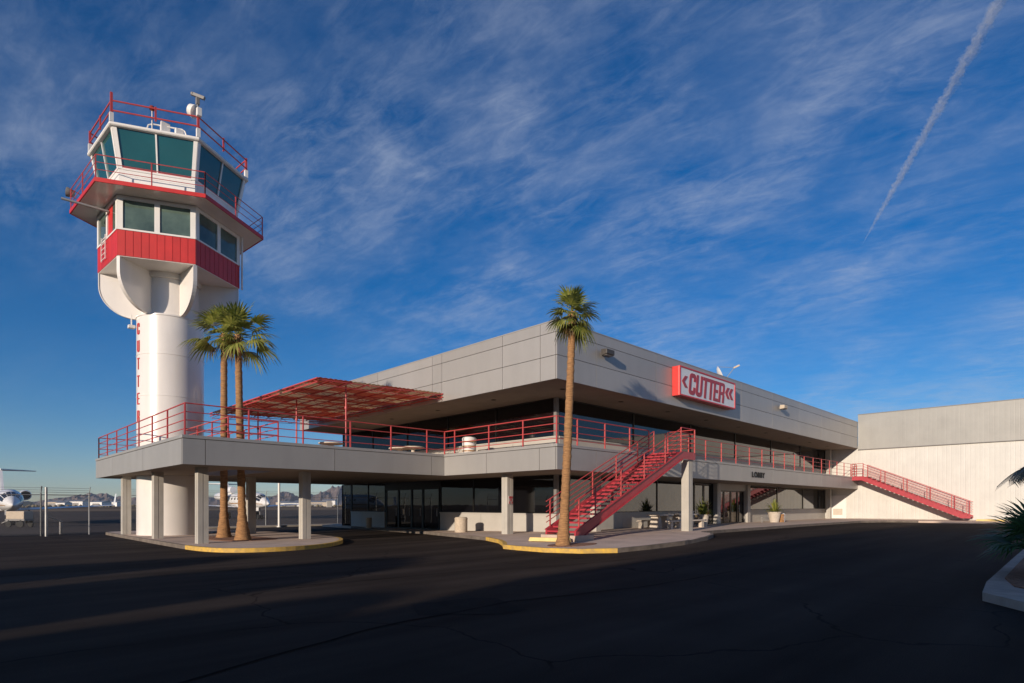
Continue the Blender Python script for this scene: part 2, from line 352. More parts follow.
M_tar = mat('tar seal', (0.016, 0.013, 0.012), 0.95, 0, 0.2, 3, spec=0.03)
M_patch = mat('asphalt patch', (0.028, 0.024, 0.021), 0.9, 0, 0.15, 2, spec=0.06)
def ribbon(name, pts, w, m, dz):
    mb = MB(); P = [Vector(p) for p in pts]; Q = []
    for a, b in zip(P, P[1:]):
        n = max(2, int((b - a).length / .4)); Q += [a.lerp(b, k / n) + Vector((random.uniform(-.03, .03), random.uniform(-.03, .03))) for k in range(n)]
    Q.append(P[-1]); vs = []
    for k, p in enumerate(Q):
        d = (Q[min(k + 1, len(Q) - 1)] - Q[max(k - 1, 0)]).normalized(); n = Vector((-d.y, d.x)) * w * random.uniform(.35, .65); vs += [(p.x + n.x, p.y + n.y, gz(p.x, p.y) + dz), (p.x - n.x, p.y - n.y, gz(p.x, p.y) + dz)]
    return tag(mb.add(vs, [(2 * k, 2 * k + 1, 2 * k + 3, 2 * k + 2) for k in range(len(Q) - 1)]).build(name, m), kind='structure')
ribbon('tar_seam', [(1.2, 6.0), (2.65, 6.49), (4.38, 7.02), (7.12, 7.24), (10.5, 6.6), (14, 6.4)], .035, M_tar, .009); ribbon('tar_seam', [(3.4, 12.3), (6.23, 11.59), (9.73, 11.35), (12.2, 10.44), (15.0, 9.9)], .03, M_tar, .009)
ribbon('asphalt_patch', [(5.5, 7.8), (7.0, 7.1)], 1.3, M_patch, .005)
def smooth_poly(pts, it=2):
    for _ in range(it):
        q = []
        for i in range(len(pts)):
            a, b = Vector(pts[i]), Vector(pts[(i + 1) % len(pts)]); q += [a * .75 + b * .25, a * .25 + b * .75]
        pts = q
    return [tuple(p) for p in pts]
def slab(name, pts, top, m, rim=None, label=None):
    """raised pavement following the ground, with a vertical kerb face"""
    bm = bmesh.new(); vs = [bm.verts.new((x, y, 0)) for x, y in pts]; bm.faces.new(vs)
    xs = [p[0] for p in pts]; ys = [p[1] for p in pts]
    for ax, lo, hi in ((0, min(xs), max(xs)), (1, min(ys), max(ys))):
        c = math.ceil(lo / 1.5) * 1.5
        while c < hi:
            co = [0, 0, 0]; no = [0, 0, 0]; co[ax] = c; no[ax] = 1
            bmesh.ops.bisect_plane(bm, geom=bm.verts[:] + bm.edges[:] + bm.faces[:], plane_co=co, plane_no=no); c += 1.5
    bmesh.ops.recalc_face_normals(bm, faces=bm.faces)
    for f in bm.faces:
        if f.normal.z < 0: f.normal_flip()
    edges = [e for e in bm.edges if e.is_boundary]
    r = bmesh.ops.extrude_edge_only(bm, edges=edges); low = [g for g in r['geom'] if isinstance(g, bmesh.types.BMVert)]; lows = set(low)
    for v in bm.verts:
        v.co.z = gz(v.co.x, v.co.y) + (-0.1 if v in lows else top)
    bmesh.ops.recalc_face_normals(bm, faces=bm.faces)
    me = bpy.data.meshes.new(name); bm.to_mesh(me); bm.free(); me.materials.append(m)
    o = bpy.data.objects.new(name, me); COL.objects.link(o); tag(o, kind='structure')
    return o
def kerb_paint(name, pts, m, top=0.153, w=0.16, out=0.006):
    """paint film on the top and face of a stretch of kerb"""
    mb = MB(); P = [Vector(p) for p in pts]; L = []
    for i, p in enumerate(P):
        d = (P[min(i + 1, len(P) - 1)] - P[max(i - 1, 0)]).normalized(); n = Vector((d.y, -d.x)); g = gz(p.x, p.y); o = p + n * out; q = p - n * w
        L += [(o.x, o.y, g + 0.0), (o.x, o.y, g + top), (q.x, q.y, g + top)]
    fs = []
    for i in range(len(P) - 1):
        a = 3 * i; fs += [(a, a + 3, a + 4, a + 1), (a + 1, a + 4, a + 5, a + 2)]
    return tag(mb.add(L, fs).build(name, m), kind='structure')

ISL = smooth_poly([(6.9, 40.6), (6.85, 38.2), (6.8, 31.88), (6.76, 25.53), (6.84, 23.02), (7.38, 21.56), (8.56, 21.0), (10.12, 21.12), (11.7, 22.08), (13.02, 23.76), (13.9, 26.1), (14.3, 30.3), (13.5, 36.1), (12.2, 40.6)], 2)
slab('island', ISL, 0.15, M_concrete)
SW = [(21.6, 43.0), (21.3, 38), (20.95, 35.3), (20.7, 32.5), (20.55, 30.8), (20.3, 28.8), (19.9, 27.0), (19.1, 24.9), (18.37, 22.74), (17.75, 20.6), (17.38, 19.19), (16.64, 17.6), (15.9, 16.6), (15.55, 16.2),
      (15.0, 15.6), (14.9, 14.76), (14.87, 13.41), (15.3, 12.2), (16.21, 11.35), (17.83, 11.12), (20.11, 11.03), (22.87, 11.5), (24.6, 12.1), (25.9, 12.8), (26.3, 13.4), (26.9, 13.75), (29.59, 13.92), (33.99, 13.95), (41.44, 14.1), (54.0, 13.8), (56.5, 12.5), (57.4, 10.5), (57.8, -30)]
slab('sidewalk', SW + [(61.7, -30), (61.7, 43)], 0.15, M_concrete)
def seg(poly, a, b): return [p for p in poly if a(p)]
i0 = [i for i, p in enumerate(ISL)]
yl = [p for p in ISL if p[1] < 26.3 and (p[1] < 24.6 or p[0] > 9)]
kerb_paint('yellow_kerb', yl, M_yellow)
M_darkkerb = mat('darkened kerb concrete', (0.17, 0.14, 0.115), 0.95, 0, 0.2, 3, 0.3, 50)  # dark tone coated on kerb faces to dull the sunlight they catch
kerb_paint('kerb_face', [p for p in ISL if p[0] < 7.2 and p[1] > 24.5], M_darkkerb, top=0.152, w=.12)
kerb_paint('kerb_face', [p for p in SW if p[1] > 19.1 and p[0] > 17.3 and p[1] < 42], M_darkkerb, top=0.152, w=.12)
kerb_paint('kerb_face', [p for p in SW[SW.index((16.21, 11.35)):] if p[1] > 10], M_darkkerb, top=0.152, w=.12)
kerb_paint('yellow_kerb', [p for p in SW if 11.2 < p[1] < 19.3 and p[0] < 17.5], M_yellow)
RI = [(11.6, -4.3), (11.75, 0.2), (12.16, 0.84), (12.94, 1.44), (14.47, 1.55), (24.0, 1.6), (26, 0.5), (26.3, -4.3)]
slab('planting_island', RI, 0.15, mat('grey warm kerb concrete', (0.46, 0.37, 0.30), 0.9, 0, 0.12, 2, 0.3, 50))
slab('gravel_bed', [(13.3, -4.2), (13.3, .5), (14.0, 1.1), (15.2, 1.34), (24.0, 1.4), (25.3, 0.2), (25.5, -4.2)], 0.175, M_gravel)
slab('gravel_bed', smooth_poly([(8.9, 25.6), (10.8, 25.6), (11.3, 27), (10.8, 30.6), (8.9, 30.6), (8.5, 28)]), 0.165, M_gravel)
slab('gravel_bed', smooth_poly([(15.2, 13.6), (15.8, 12.9), (16.9, 12.8), (17.6, 13.2), (17.0, 13.95), (16.0, 14.3)]), 0.165, M_gravel)

# ------------------------------------------------------------------ far hills
HP = [(110, .004), (95, .005), (90, .006), (86.6, .0066), (84.65, .0053), (83.45, .009), (82.5, .0123), (81, .0153), (80.1, .0155), (79.1, .0114), (76.4, .0103), (73.5, .0136), (70.3, .0109), (67.9, .0127), (67, .0175), (66.1, .0201), (65.6, .0145), (64.4, .0162), (63.6, .0196), (62.9, .0245), (62.2, .0279), (59.9, .0316), (56, .027), (50, .02), (40, .012), (25, .008)]
from mathutils import noise as mnoise
def hills():
    vs = []; fs = []; N = 520; K = 16; D0 = 4500
    for k in range(K):
        t = k / (K - 1)
        for i in range(N):
            az = 112 - 90 * i / (N - 1)
            for a, b in zip(HP, HP[1:]):
                if a[0] >= az >= b[0]: u = (a[0] - az) / (a[0] - b[0]); h = a[1] + (b[1] - a[1]) * u; break
            else: h = .006
            D = D0 + (t - .5) * 2600
            prof = math.sin(math.pi * min(1, t * 1.0)) ** 0.8
            z = h * D0 * prof
            n = mnoise.fractal(Vector((az * 1.9, t * 6, 3)), 0.8, 2.1, 5)
            z = z * (1 + 0.35 * n * (1 - 0.75 * (abs(t - .5) < .04))) - 4
            vs.append((D * math.cos(R(az)), D * math.sin(R(az)), z))
    for k in range(K - 1):
        for i in range(N - 1): a = k * N + i; fs.append((a, a + 1, a + N + 1, a + N))
    tag(MB().add(vs, fs).build('mountains', M_hill), kind='structure')
hills()

# ------------------------------------------------------------------ haze over the airfield
hz = bpy.data.materials.new('airfield haze'); hz.use_nodes = True; hz.node_tree.nodes.clear()
pv = hz.node_tree.nodes.new('ShaderNodeVolumePrincipled'); pv.inputs['Color'].default_value = (0.72, 0.82, 1.0, 1); pv.inputs['Density'].default_value = 0.00005; pv.inputs['Anisotropy'].default_value = 0.0
ho = hz.node_tree.nodes.new('ShaderNodeOutputMaterial'); hz.node_tree.links.new(pv.outputs[0], ho.inputs['Volume'])
tag(MB().box((-6400, -6400, -2), (6400, 6400, 230)).build('haze', hz), kind='stuff')

# ------------------------------------------------------------------ main terminal building
DT, DB = 4.275, 3.19                 # deck top / underside
RB, RT = 7.01, 9.45                  # roof fascia underside / top
BX, BY = 18.5, 16.0                  # outer corner
BXE, BYE = 61.55, 40.2               # far ends
WX, WY = 21.7, 18.8                  # wall lines
bld = thing('terminal_building', 'two storey grey panel terminal with wide flat roof, dark glass and raised walkway deck', 'building', (BX, BY, 0))
XJ = [21.2 + 5.03 * k for k in range(8)]
# roof core and fascia panels
MB().box((BX + .06, BY + .06, RB + .02), (BXE, BYE - .06, RT - .02)).build('roof', M_joint, bld)
MB().box((BX + .3, BY + .3, RT - .02), (BXE, BYE - .3, RT + .01)).build('roof_membrane', M_walkroof, bld)
MB().box((BX + .05, BY + .05, RB - .02), (BXE, BYE - .05, RB + .02)).build('roof_soffit', M_soffit, bld)
def panels_x(mb, xs, zs, y, t=0.06, gap=0.012, sgn=1):     # on a wall facing -y
    for a, b in zip(xs, xs[1:]):
        for c, d in zip(zs, zs[1:]): mb.box((a + gap, min(y, y + t * sgn), c + gap), (b - gap, max(y, y + t * sgn), d - gap))
def panels_y(mb, ys, zs, x, t=0.06, gap=0.012):
    for a, b in zip(ys, ys[1:]):
        for c, d in zip(zs, zs[1:]): mb.box((x, a + gap, c + gap), (x + t, b - gap, d - gap))
fp = MB(); ZS = [RB - .02, 8.0, 8.97, RT]
panels_x(fp, [BX - .005] + XJ + [BXE + .0], ZS, BY)
panels_y(fp, [BY + .07, 16.95, 19.3, 23.8, 24.6, 29.9, 35.2, BYE], ZS, BX)
fp.build('fascia', M_panel, bld)
MB().box((BX - .015, BY - .015, RT - .01), (BXE, BY + .3, RT + .035)).box((BX - .015, BY + .31, RT - .01), (BX + .3, BYE, RT + .035)).build('roof_coping', M_panel, bld)
bf = MB(); panels_x(bf, [BX, 24, 30, 36, 42, 48, 54, BXE], ZS, BYE, -0.06, sgn=1); bf.build('fascia', M_panel, bld)
# deck cores, soffit, fascia panels, cap
OPX0, OPX1, OPY0, OPY1 = 8.85, 10.8, 25.9, 31.8
DX0, DY0, DY1 = 6.42, 23.6, 39.7
e = .06
cores = [((DX0 + e, DY0 + e), (OPX0, DY1 - e)), ((OPX1, DY0 + e), (WX + .3, DY1 - e)), ((OPX0, DY0 + e), (OPX1, OPY0)), ((OPX0, OPY1), (OPX1, DY1 - e)),
         ((BX + e, BY + e), (WX + .3, DY0 + e)), ((WX + .3, BY + e), (BXE, WY + .3))]
dk = MB(); sf = MB(); tp = MB()
for (a, b), (c, d) in cores:
    dk.box((a, b, DB + .03), (c, d, DT - .05)); sf.box((a, b, DB), (c, d, DB + .03)); tp.box((a, b, DT - .05), (c, d, DT - .02))
dk.build('deck', M_joint, bld); sf.build('deck_soffit', M_soffit, bld); tp.build('deck_paving', M_concrete, bld)
dp = MB(); zz = [DB - .01, DT - .13]
XJD = [21.2 + 5.03 * k for k in range(8)]
panels_x(dp, [BX] + XJD + [BXE], zz, BY); panels_y(dp, [BY + .07, 17.0, 20.4, DY0 - .0], zz, BX)
panels_x(dp, [DX0, 7.2, 12.45, 17.7, BX + .07], zz, DY0); panels_y(dp, [DY0 + .07, 29.3, 35.3, DY1], zz, DX0); panels_x(dp, [DX0, 9.5, 14, 18, WX], zz, DY1, -.06)
dp.build('deck_fascia', M_deckpanel, bld)
cp = MB()
cp.box((BX - .02, BY - .02, DT - .125), (BXE, BY + .25, DT)).box((BX - .02, BY + .25, DT - .125), (BX + .25, DY0 - .02, DT)).box((DX0 - .02, DY0 - .02, DT - .125), (BX + .25, DY0 + .25, DT)).box((DX0 - .02, DY0 + .25, DT - .125), (DX0 + .25, DY1 + .02, DT)).box((DX0 + .25, DY1 - .25, DT - .125), (WX, DY1 + .02, DT))
cp.build('deck_coping', M_deckpanel, bld, bevel=.012)
# opening lining round the palms
ln = MB(); ln.box((OPX0, OPY0, DB), (OPX0 + .05, OPY1, DT)).box((OPX1 - .05, OPY0, DB), (OPX1, OPY1, DT)).box((OPX0 + .05, OPY0, DB), (OPX1 - .05, OPY0 + .05, DT)).box((OPX0 + .05, OPY1 - .05, DB), (OPX1 - .05, OPY1, DT))
ln.build('opening_lining', M_deckpanel, bld)
# dark core of both floors
MB().box((WX + .22, WY + .22, 0.0), (BXE, BYE - .1, RB - .03)).build('interior_wall', M_dark, bld)

def window(a, b, z0, z1, axis, m=M_glass, fr=M_frame, fw=.045, mull=None):
    """one window on the left (axis y) or lobby (axis x) wall: glass pane with a frame"""
    g = MB(); f = MB()
    def bx(mb, p, q, z, w, d0, d1):
        if axis == 'y': mb.box((WX + d0, p, z), (WX + d1, q, w))
        else: mb.box((p, WY + d0, z), (q, WY + d1, w))
    bx(g, a + fw * .5, b - fw * .5, z0 + fw * .5, z1 - fw * .5, .07, .10)
    bx(f, a, a + fw, z0, z1, 0.03, .16); bx(f, b - fw, b, z0, z1, 0.03, .16); bx(f, a + fw, b - fw, z0, z0 + fw, 0.03, .16); bx(f, a + fw, b - fw, z1 - fw, z1, 0.03, .16)
    w = g.build('window', M_glassdim if axis == 'y' else m, bld); f.build('frame', fr, w); return w
def ponywall(a, b, z0, z1, axis, n):
    mb = MB()
    for k in range(n):
        p = a + (b - a) * k / n + .008; q = a + (b - a) * (k + 1) / n - .008
        if axis == 'y': mb.box((WX, p, z0), (WX + .2, q, z1 - .06))
        else: mb.box((p, WY, z0), (q, WY + .2, z1 - .06))
    if axis == 'y': mb.box((WX - .04, a, z1 - .06), (WX + .2, b, z1))
    else: mb.box((a, WY - .04, z1 - .06), (b, WY + .2, z1))
    return mb.build('low_wall', M_pony, bld)
# upper floor
ponywall(WY + .01, BYE - .2, DT - .02, 5.1, 'y', 7); ponywall(WX + .21, BXE - .05, DT - .02, 5.1, 'x', 12)
MB().box((WX + .02, WY + .02, 5.1), (WX + .2, WY + .2, RB - .02)).build('corner_post', M_grey, bld)
n = 5
for k in range(n): window(WY + .2 + (BYE - .4 - WY) * k / n, WY + .2 + (BYE - .4 - WY) * (k + 1) / n, 5.1, RB - .02, 'y')
n = 6
for k in range(n): window(WX + .2 + (BXE - .2 - WX) * k / n, WX + .2 + (BXE - .2 - WX) * (k + 1) / n, 5.1, RB - .02, 'x')
# ground floor, left wall: corner glass, low wall with windows, three doors, windows over low wall
def door(a, b, z0, z1, axis):
    w = window(a, b, z0, z1, axis, fw=.09); w.name = 'door'
    h = MB(); c = a + .16
    if axis == 'y': h.tube((WX - .03, c, z0 + .85), (WX - .03, c, z0 + 1.35), .018)
    else: h.tube((c, WY - .03, z0 + .85), (c, WY - .03, z0 + 1.35), .018)
    h.build('handle', M_steel, w)
window(38.7, 40.1, .12, DB, 'y')
ponywall(34.2, 38.7, 0.0, 1.22, 'y', 3)
for a, b in ((34.2, 36.4), (36.4, 38.7)): window(a, b, 1.22, DB, 'y')
for a, b in ((28.2, 29.9), (29.9, 31.1), (31.1, 32.6), (32.6, 34.1)): door(a, b, .15, 2.75, 'y')
MB().box((WX + .03, 28.1, 2.75), (WX + .2, 34.2, DB)).build('transom', M_frame, bld)
ponywall(WY + .01, 28.1, 0.0, 1.26, 'y', 5)
for k in range(3): a = WY + .2 + (27.9 - WY) * k / 3; window(a, WY + .2 + (27.9 - WY) * (k + 1) / 3, 1.26, DB, 'y')
# ground floor, lobby side
MB().box((WX + .02, WY + .02, 1.28), (WX + .2, WY + .2, DB)).build('corner_post', M_grey, bld)
ponywall(WX + .21, 35.5, 0.0, 1.28, 'x', 5)
for k in range(3): a = WX + .2 + (35.4 - WX) * k / 3; window(a, WX + .2 + (35.4 - WX) * (k + 1) / 3, 1.28, DB, 'x')
door(35.6, 36.9, .3, DB - .05, 'x'); door(36.9, 38.25, .3, DB - .05, 'x')
for xx in (38.3, 43.2): MB().box((xx, WY - .25, .1), (xx + .5, WY + .2, DB)).build('pilaster', M_pony, bld)
MB().box((38.8, WY - .1, 2.72), (43.2, WY + .2, DB)).build('door_header', M_pony, bld)
for a, b in ((38.85, 39.9), (39.9, 41.0), (41.0, 42.1), (42.1, 43.15)): door(a, b, .34, 2.72, 'x')
ponywall(43.75, BXE - .05, 0.0, 1.32, 'x', 7)
for k in range(3): a = 43.75 + (BXE - 43.85) * k / 3; window(a, 43.75 + (BXE - 43.85) * (k + 1) / 3, 1.32, DB, 'x')
# columns: square shaft with a recessed seam down each face
def column(x, y, w=.39, z1=DB, z0=None):
    z0 = gz(x, y) + .1 if z0 is None else z0
    h = w / 2; q = .02; mb = MB()
    pts = []
    for s in range(4):
        c, sn = [(1, 0), (0, 1), (-1, 0), (0, -1)][s]
        loc = [(h, -h), (h, -q), (h - .01, -q), (h - .01, q), (h, q)]
        pts += [(x + c * a - sn * b, y + sn * a + c * b) for a, b in loc]
    n = len(pts); vs = [(px, py, z0) for px, py in pts] + [(px, py, z1) for px, py in pts]
    fs = [(i, (i + 1) % n, n + (i + 1) % n, n + i) for i in range(n)] + [tuple(range(n, 2 * n)), tuple(range(n - 1, -1, -1))]
    return mb.add(vs, fs).build('column', M_column, bld)
for x, y in ((7.15, 36.1), (7.3, 30.6), (7.6, 25.35), (11.95, 25.45), (12.1, 32.2), (19.5, 20.0), (23.4, 17.7)) : column(x, y)
column(60.9, 18.3, .36, DB, .2); column(60.9, 18.3, .36, RB, DT)
# recessed downlights in the roof soffit
for k in range(9):
    MB().lathe([(.13, 0), (.13, .012), (.10, .012), (.10, .0)], (20.4 + 4.6 * k, 17.3, RB - .033), 16).build('downlight', M_joint, bld)
for k in range(4):
    MB().lathe([(.13, 0), (.13, .012), (.10, .012), (.10, .0)], (20.0, 21.5 + 4.6 * k, RB - .033), 16).build('downlight', M_joint, bld)

# railings -----------------------------------------------------------------
def railing(pts, par, h=1.18, bars=(1.0, .73, .47, .2), spacing=None, posts=None, z=DT, base_drop=0.0, m=M_red, name='railing', br=.022, pw=.055):
    P = [Vector(p) for p in pts]; mb = MB()
    zf = (lambda p: p.z) if len(pts[0]) == 3 else (lambda p: z)
    P3 = [Vector((p.x, p.y, zf(p))) for p in P]
    for a, b in zip(P3, P3[1:]):
        for k, f in enumerate(bars):
            u = Vector((0, 0, h * f)); mb.tube(a + u, b + u, br * (1.15 if k == 0 else .85), 6)
    r = mb.build(name, m, par, smooth=True)
    if posts is None:
        posts = []
        for a, b in zip(P3, P3[1:]):
            n = max(1, round((b - a).length / (spacing or 2.2)))
            for k in range(n): posts.append(a + (b - a) * k / n)
        posts.append(P3[-1])
    for p in posts:
        p = Vector(p)
        MB().box((p.x - pw / 2, p.y - pw / 2, p.z - base_drop), (p.x + pw / 2, p.y + pw / 2, p.z + h)).build('post', m, r, bevel=.006)
    return r
i = .12
# tower deck, walked clockwise from the far left corner
railing([(WX, DY1 - i), (DX0 + i, DY1 - i)], bld, spacing=2.3)
railing([(DX0 + i, DY1 - i), (DX0 + i, DY0 + i)], bld, spacing=2.33)
railing([(DX0 + i, DY0 + i), (BX + i, DY0 + i)], bld, posts=[(x, DY0 + i, DT) for x in (8.83, 11.06, 13.27, 15.4, 17.5)])
railing([(BX + i, DY0 + i), (BX + i, BY + i)], bld, posts=[(BX + i, y, DT) for y in (DY0 + i, 22.9, 20.35, 18.1)], base_drop=.0)
railing([(BX + i, BY + i), (25.75, BY + i)], bld, posts=[(x, BY + i, DT) for x in (BX + i, 20.0, 22.02, 24.04, 25.75)])
railing([(27.35, BY + i), (61.4, BY + i)], bld, bars=(1.0, .73, .47, .2), posts=[(x, BY + i, DT) for x in [27.35, 29.8] + [31.8 + 2.0 * k for k in range(15)]], br=.016)
o_ = .0
railing([(OPX0 - .08, OPY1 + .08), (OPX0 - .08, OPY0 - .08), (OPX1 + .08, OPY0 - .08), (OPX1 + .08, OPY1 + .08), (OPX0 - .08, OPY1 + .08)], bld, spacing=2.0, h=1.12)

# LOBBY lettering on the walkway fascia
def text_mesh(txt, name, m, parent, size, M, ext=.02, sx=1.0, off=0.0, align='LEFT'):
    c = bpy.data.curves.new(name, 'FONT'); c.body = txt; c.size = size; c.extrude = ext; c.offset = off; c.align_x = align; c.space_character = 1.25
    t = bpy.data.objects.new(name, c); COL.objects.link(t)
    bpy.context.view_layer.update()
    me = bpy.data.meshes.new_from_object(t); COL.objects.unlink(t); bpy.data.objects.remove(t)
    w_ = max(v.co.x for v in me.vertices) - min(v.co.x for v in me.vertices); me.transform(Matrix.Diagonal((sx / w_, 1, 1, 1))); me.transform(M)
    if parent is not None: me.transform(parent_world(parent).inverted())
    me.materials.clear(); me.materials.append(m)
    o = bpy.data.objects.new(name, me); COL.objects.link(o); o.parent = parent; return o
text_mesh('LOBBY', 'lobby_lettering', M_rubber, bld, .50, Matrix.Translation((37.85, BY - .03, 3.52)) @ Matrix.Rotation(R(90), 4, 'X'), .02, 2.0, .006)

# block letters drawn as outlines (condensed poster caps), unit height 1
def arcpts(cx, cy, r, a0, a1, n=5): return [(cx + r * math.cos(R(a0 + (a1 - a0) * k / n)), cy + r * math.sin(R(a0 + (a1 - a0) * k / n))) for k in range(n + 1)]
def letter_outline(ch, w, s):
    r = min(w * .36, .2); q = max(r - s * .8, .02)
    if ch == 'C':
        gap0, gap1 = .36, .64
        return [[(w, gap0), (w - s, gap0)] + [(w - s, s + q)] + arcpts(w - s - q, s + q, q, 0, -90) + arcpts(s + q, s + q, q, -90, -180) + arcpts(s + q, 1 - s - q, q, 180, 90) + arcpts(w - s - q, 1 - s - q, q, 90, 0)
                + [(w - s, gap1), (w, gap1)] + arcpts(w - r, 1 - r, r, 0, 90) + arcpts(r, 1 - r, r, 90, 180) + arcpts(r, r, r, 180, 270) + arcpts(w - r, r, r, 270, 360)]
    if ch == 'U':
        return [[(0, 1)] + arcpts(r, r, r, 180, 270) + arcpts(w - r, r, r, 270, 360) + [(w, 1), (w - s, 1)] + arcpts(w - s - q, s + q, q, 0, -90) + arcpts(s + q, s + q, q, -90, -180) + [(s, 1)]]
    if ch == 'T': return [[(0, 1), (0, 1 - s * .8), ((w - s) / 2, 1 - s * .8), ((w - s) / 2, 0), ((w + s) / 2, 0), ((w + s) / 2, 1 - s * .8), (w, 1 - s * .8), (w, 1)]]
    if ch == 'E': t = s * .75; return [[(0, 0), (w, 0), (w, t), (s, t), (s, .5 - t / 2), (w * .9, .5 - t / 2), (w * .9, .5 + t / 2), (s, .5 + t / 2), (s, 1 - t), (w, 1 - t), (w, 1), (0, 1)]]
    if ch == 'R':
        t = s * .75
        return [[(0, 0), (s, 0), (s, .40), (w - s - .03, .40), (w - s, .36), (w - s, 0), (w, 0), (w, .40), (w - .06, .465), (w, .53)] + arcpts(w - r * .8, 1 - r * .8, r * .8, 0, 90) + [(0, 1)],
                [(s, .40 + t), (s, 1 - t), (w - s, 1 - t), (w - s, .40 + t)]]
    if ch == '<': return [[(0, .5), (w - s * 1.1, 1), (w, 1), (s * 1.1, .5), (w, 0), (w - s * 1.1, 0)]]
def letter(ch, w, s, h, shear, M, name, m, parent, ext=.02):
    c = bpy.data.curves.new(name, 'CURVE'); c.dimensions = '2D'; c.fill_mode = 'BOTH'; c.extrude = ext
    for poly in letter_outline(ch, w, s):
        sp = c.splines.new('POLY'); sp.points.add(len(poly) - 1); sp.use_cyclic_u = True
        for p, (x, y) in zip(sp.points, poly): p.co = (x * h + shear * y * h, y * h, 0, 1)
    t = bpy.data.objects.new(name, c); COL.objects.link(t); bpy.context.view_layer.update()
    me = bpy.data.meshes.new_from_object(t); COL.objects.unlink(t); bpy.data.objects.remove(t)
    me.transform(M)
    if parent is not None: me.transform(parent_world(parent).inverted())
    me.materials.clear(); me.materials.append(m)
    o = bpy.data.objects.new(name, me); COL.objects.link(o); o.parent = parent; return o

# ------------------------------------------------------------------ the roof sign
SX0, SX1, SZ0, SZ1, SY = 27.8, 34.4, 7.48, 9.04, 15.55
sign = thing('sign_board', 'large red framed box sign with red lettering and chevrons on the roof edge', 'sign', (SX0, SY, SZ0))
MB().box((SX0, SY + .03, SZ0), (SX1, BY - .01, SZ1)).build('sign_box', M_redsign, sign, bevel=.015)
MB().box((SX0 + .07, SY, SZ0 + .07), (SX1 - .07, SY + .05, SZ1 - .07)).build('sign_face', M_signface, sign)
fr_ = MB(); fr_.box((SX0, SY - .03, SZ0), (SX1, SY + .03, SZ0 + .07)).box((SX0, SY - .03, SZ1 - .07), (SX1, SY + .03, SZ1)).box((SX0, SY - .03, SZ0 + .07), (SX0 + .07, SY + .03, SZ1 - .07)).box((SX1 - .07, SY - .03, SZ0 + .07), (SX1, SY + .03, SZ1 - .07))
fr_.build('sign_frame', M_redsign, sign)
M_letter = mat('sign letter red', (0.42, 0.045, 0.055), 0.45)
def sm(x, z): return Matrix.Translation((x, SY - .012, z)) @ Matrix.Rotation(R(90), 4, 'X')
H = 1.17; x = 28.72
for ch, w in (('C', .60), ('U', .60), ('T', .52), ('T', .52), ('E', .50), ('R', .60)):
    letter(ch, w, .195, H, .14, sm(x, 7.65), 'letter', M_letter, sign, .01); x += (w + .055) * H - (.035 if ch == 'T' else 0)
letter('<', 1.0, .42, .62, 0, sm(28.02, 7.95), 'chevron', M_letter, sign, .01)
for xx in (33.05, 33.52): letter('<', .92, .42, .66, 0, sm(xx, 7.98), 'chevron', M_letter, sign, .01)

# ------------------------------------------------------------------ control tower
TX, TY = 8.85, 34.50
A0 = -86.0
tw = thing('control_tower', 'tall white cylindrical control tower with red banded hexagonal cab and balcony', 'tower', (TX, TY, 0))
C0 = Vector((TX, TY, 0))
def hp(r, z, k, da=0): a = R(A0 + 60 * k + da); return Vector((TX + r * math.cos(a), TY + r * math.sin(a), z))
def hexprism(mb, r0, z0, r1, z1):
    vs = [hp(r0, z0, k) for k in range(6)] + [hp(r1, z1, k) for k in range(6)]
    return mb.add(vs, [(i_, (i_ + 1) % 6, 6 + (i_ + 1) % 6, 6 + i_) for i_ in range(6)] + [tuple(range(5, -1, -1)), tuple(range(6, 12))])
def fbox(mb, k, s0, s1, z0, z1, rf, out=0.0, thick=.1):
    """slab on face k of the hexagon between fractions s0..s1, following radius rf(z)"""
    a = R(A0 + 60 * k + 30); nrm = Vector((math.cos(a), math.sin(a), 0)); B = []
    for z in (z0, z1):
        p, q = hp(rf(z), z, k), hp(rf(z), z, k + 1); u, v = p + (q - p) * s0, p + (q - p) * s1
        B.append([u + nrm * out, v + nrm * out, v + nrm * (out - thick), u + nrm * (out - thick)])
    return mb.hexa(B[0], B[1])
MB().lathe([(1.545, 0.1), (1.545, 4.0), (1.562, 4.0), (1.562, 4.03), (1.545, 4.03), (1.545, 7.2), (1.562, 7.2), (1.562, 7.23), (1.545, 7.23), (1.545, 9.3), (1.562, 9.3), (1.562, 9.33), (1.545, 9.33), (1.545, 11.24), (1.575, 11.24), (1.575, 11.32), (1.5, 11.32)], C0, 64).build('shaft', M_tower, tw, smooth=True)
MB().lathe([(1.34, 11.2), (1.34, 13.2), (1.46, 13.2), (1.46, 13.5)], C0, 48).build('core', M_tower, tw, smooth=True)
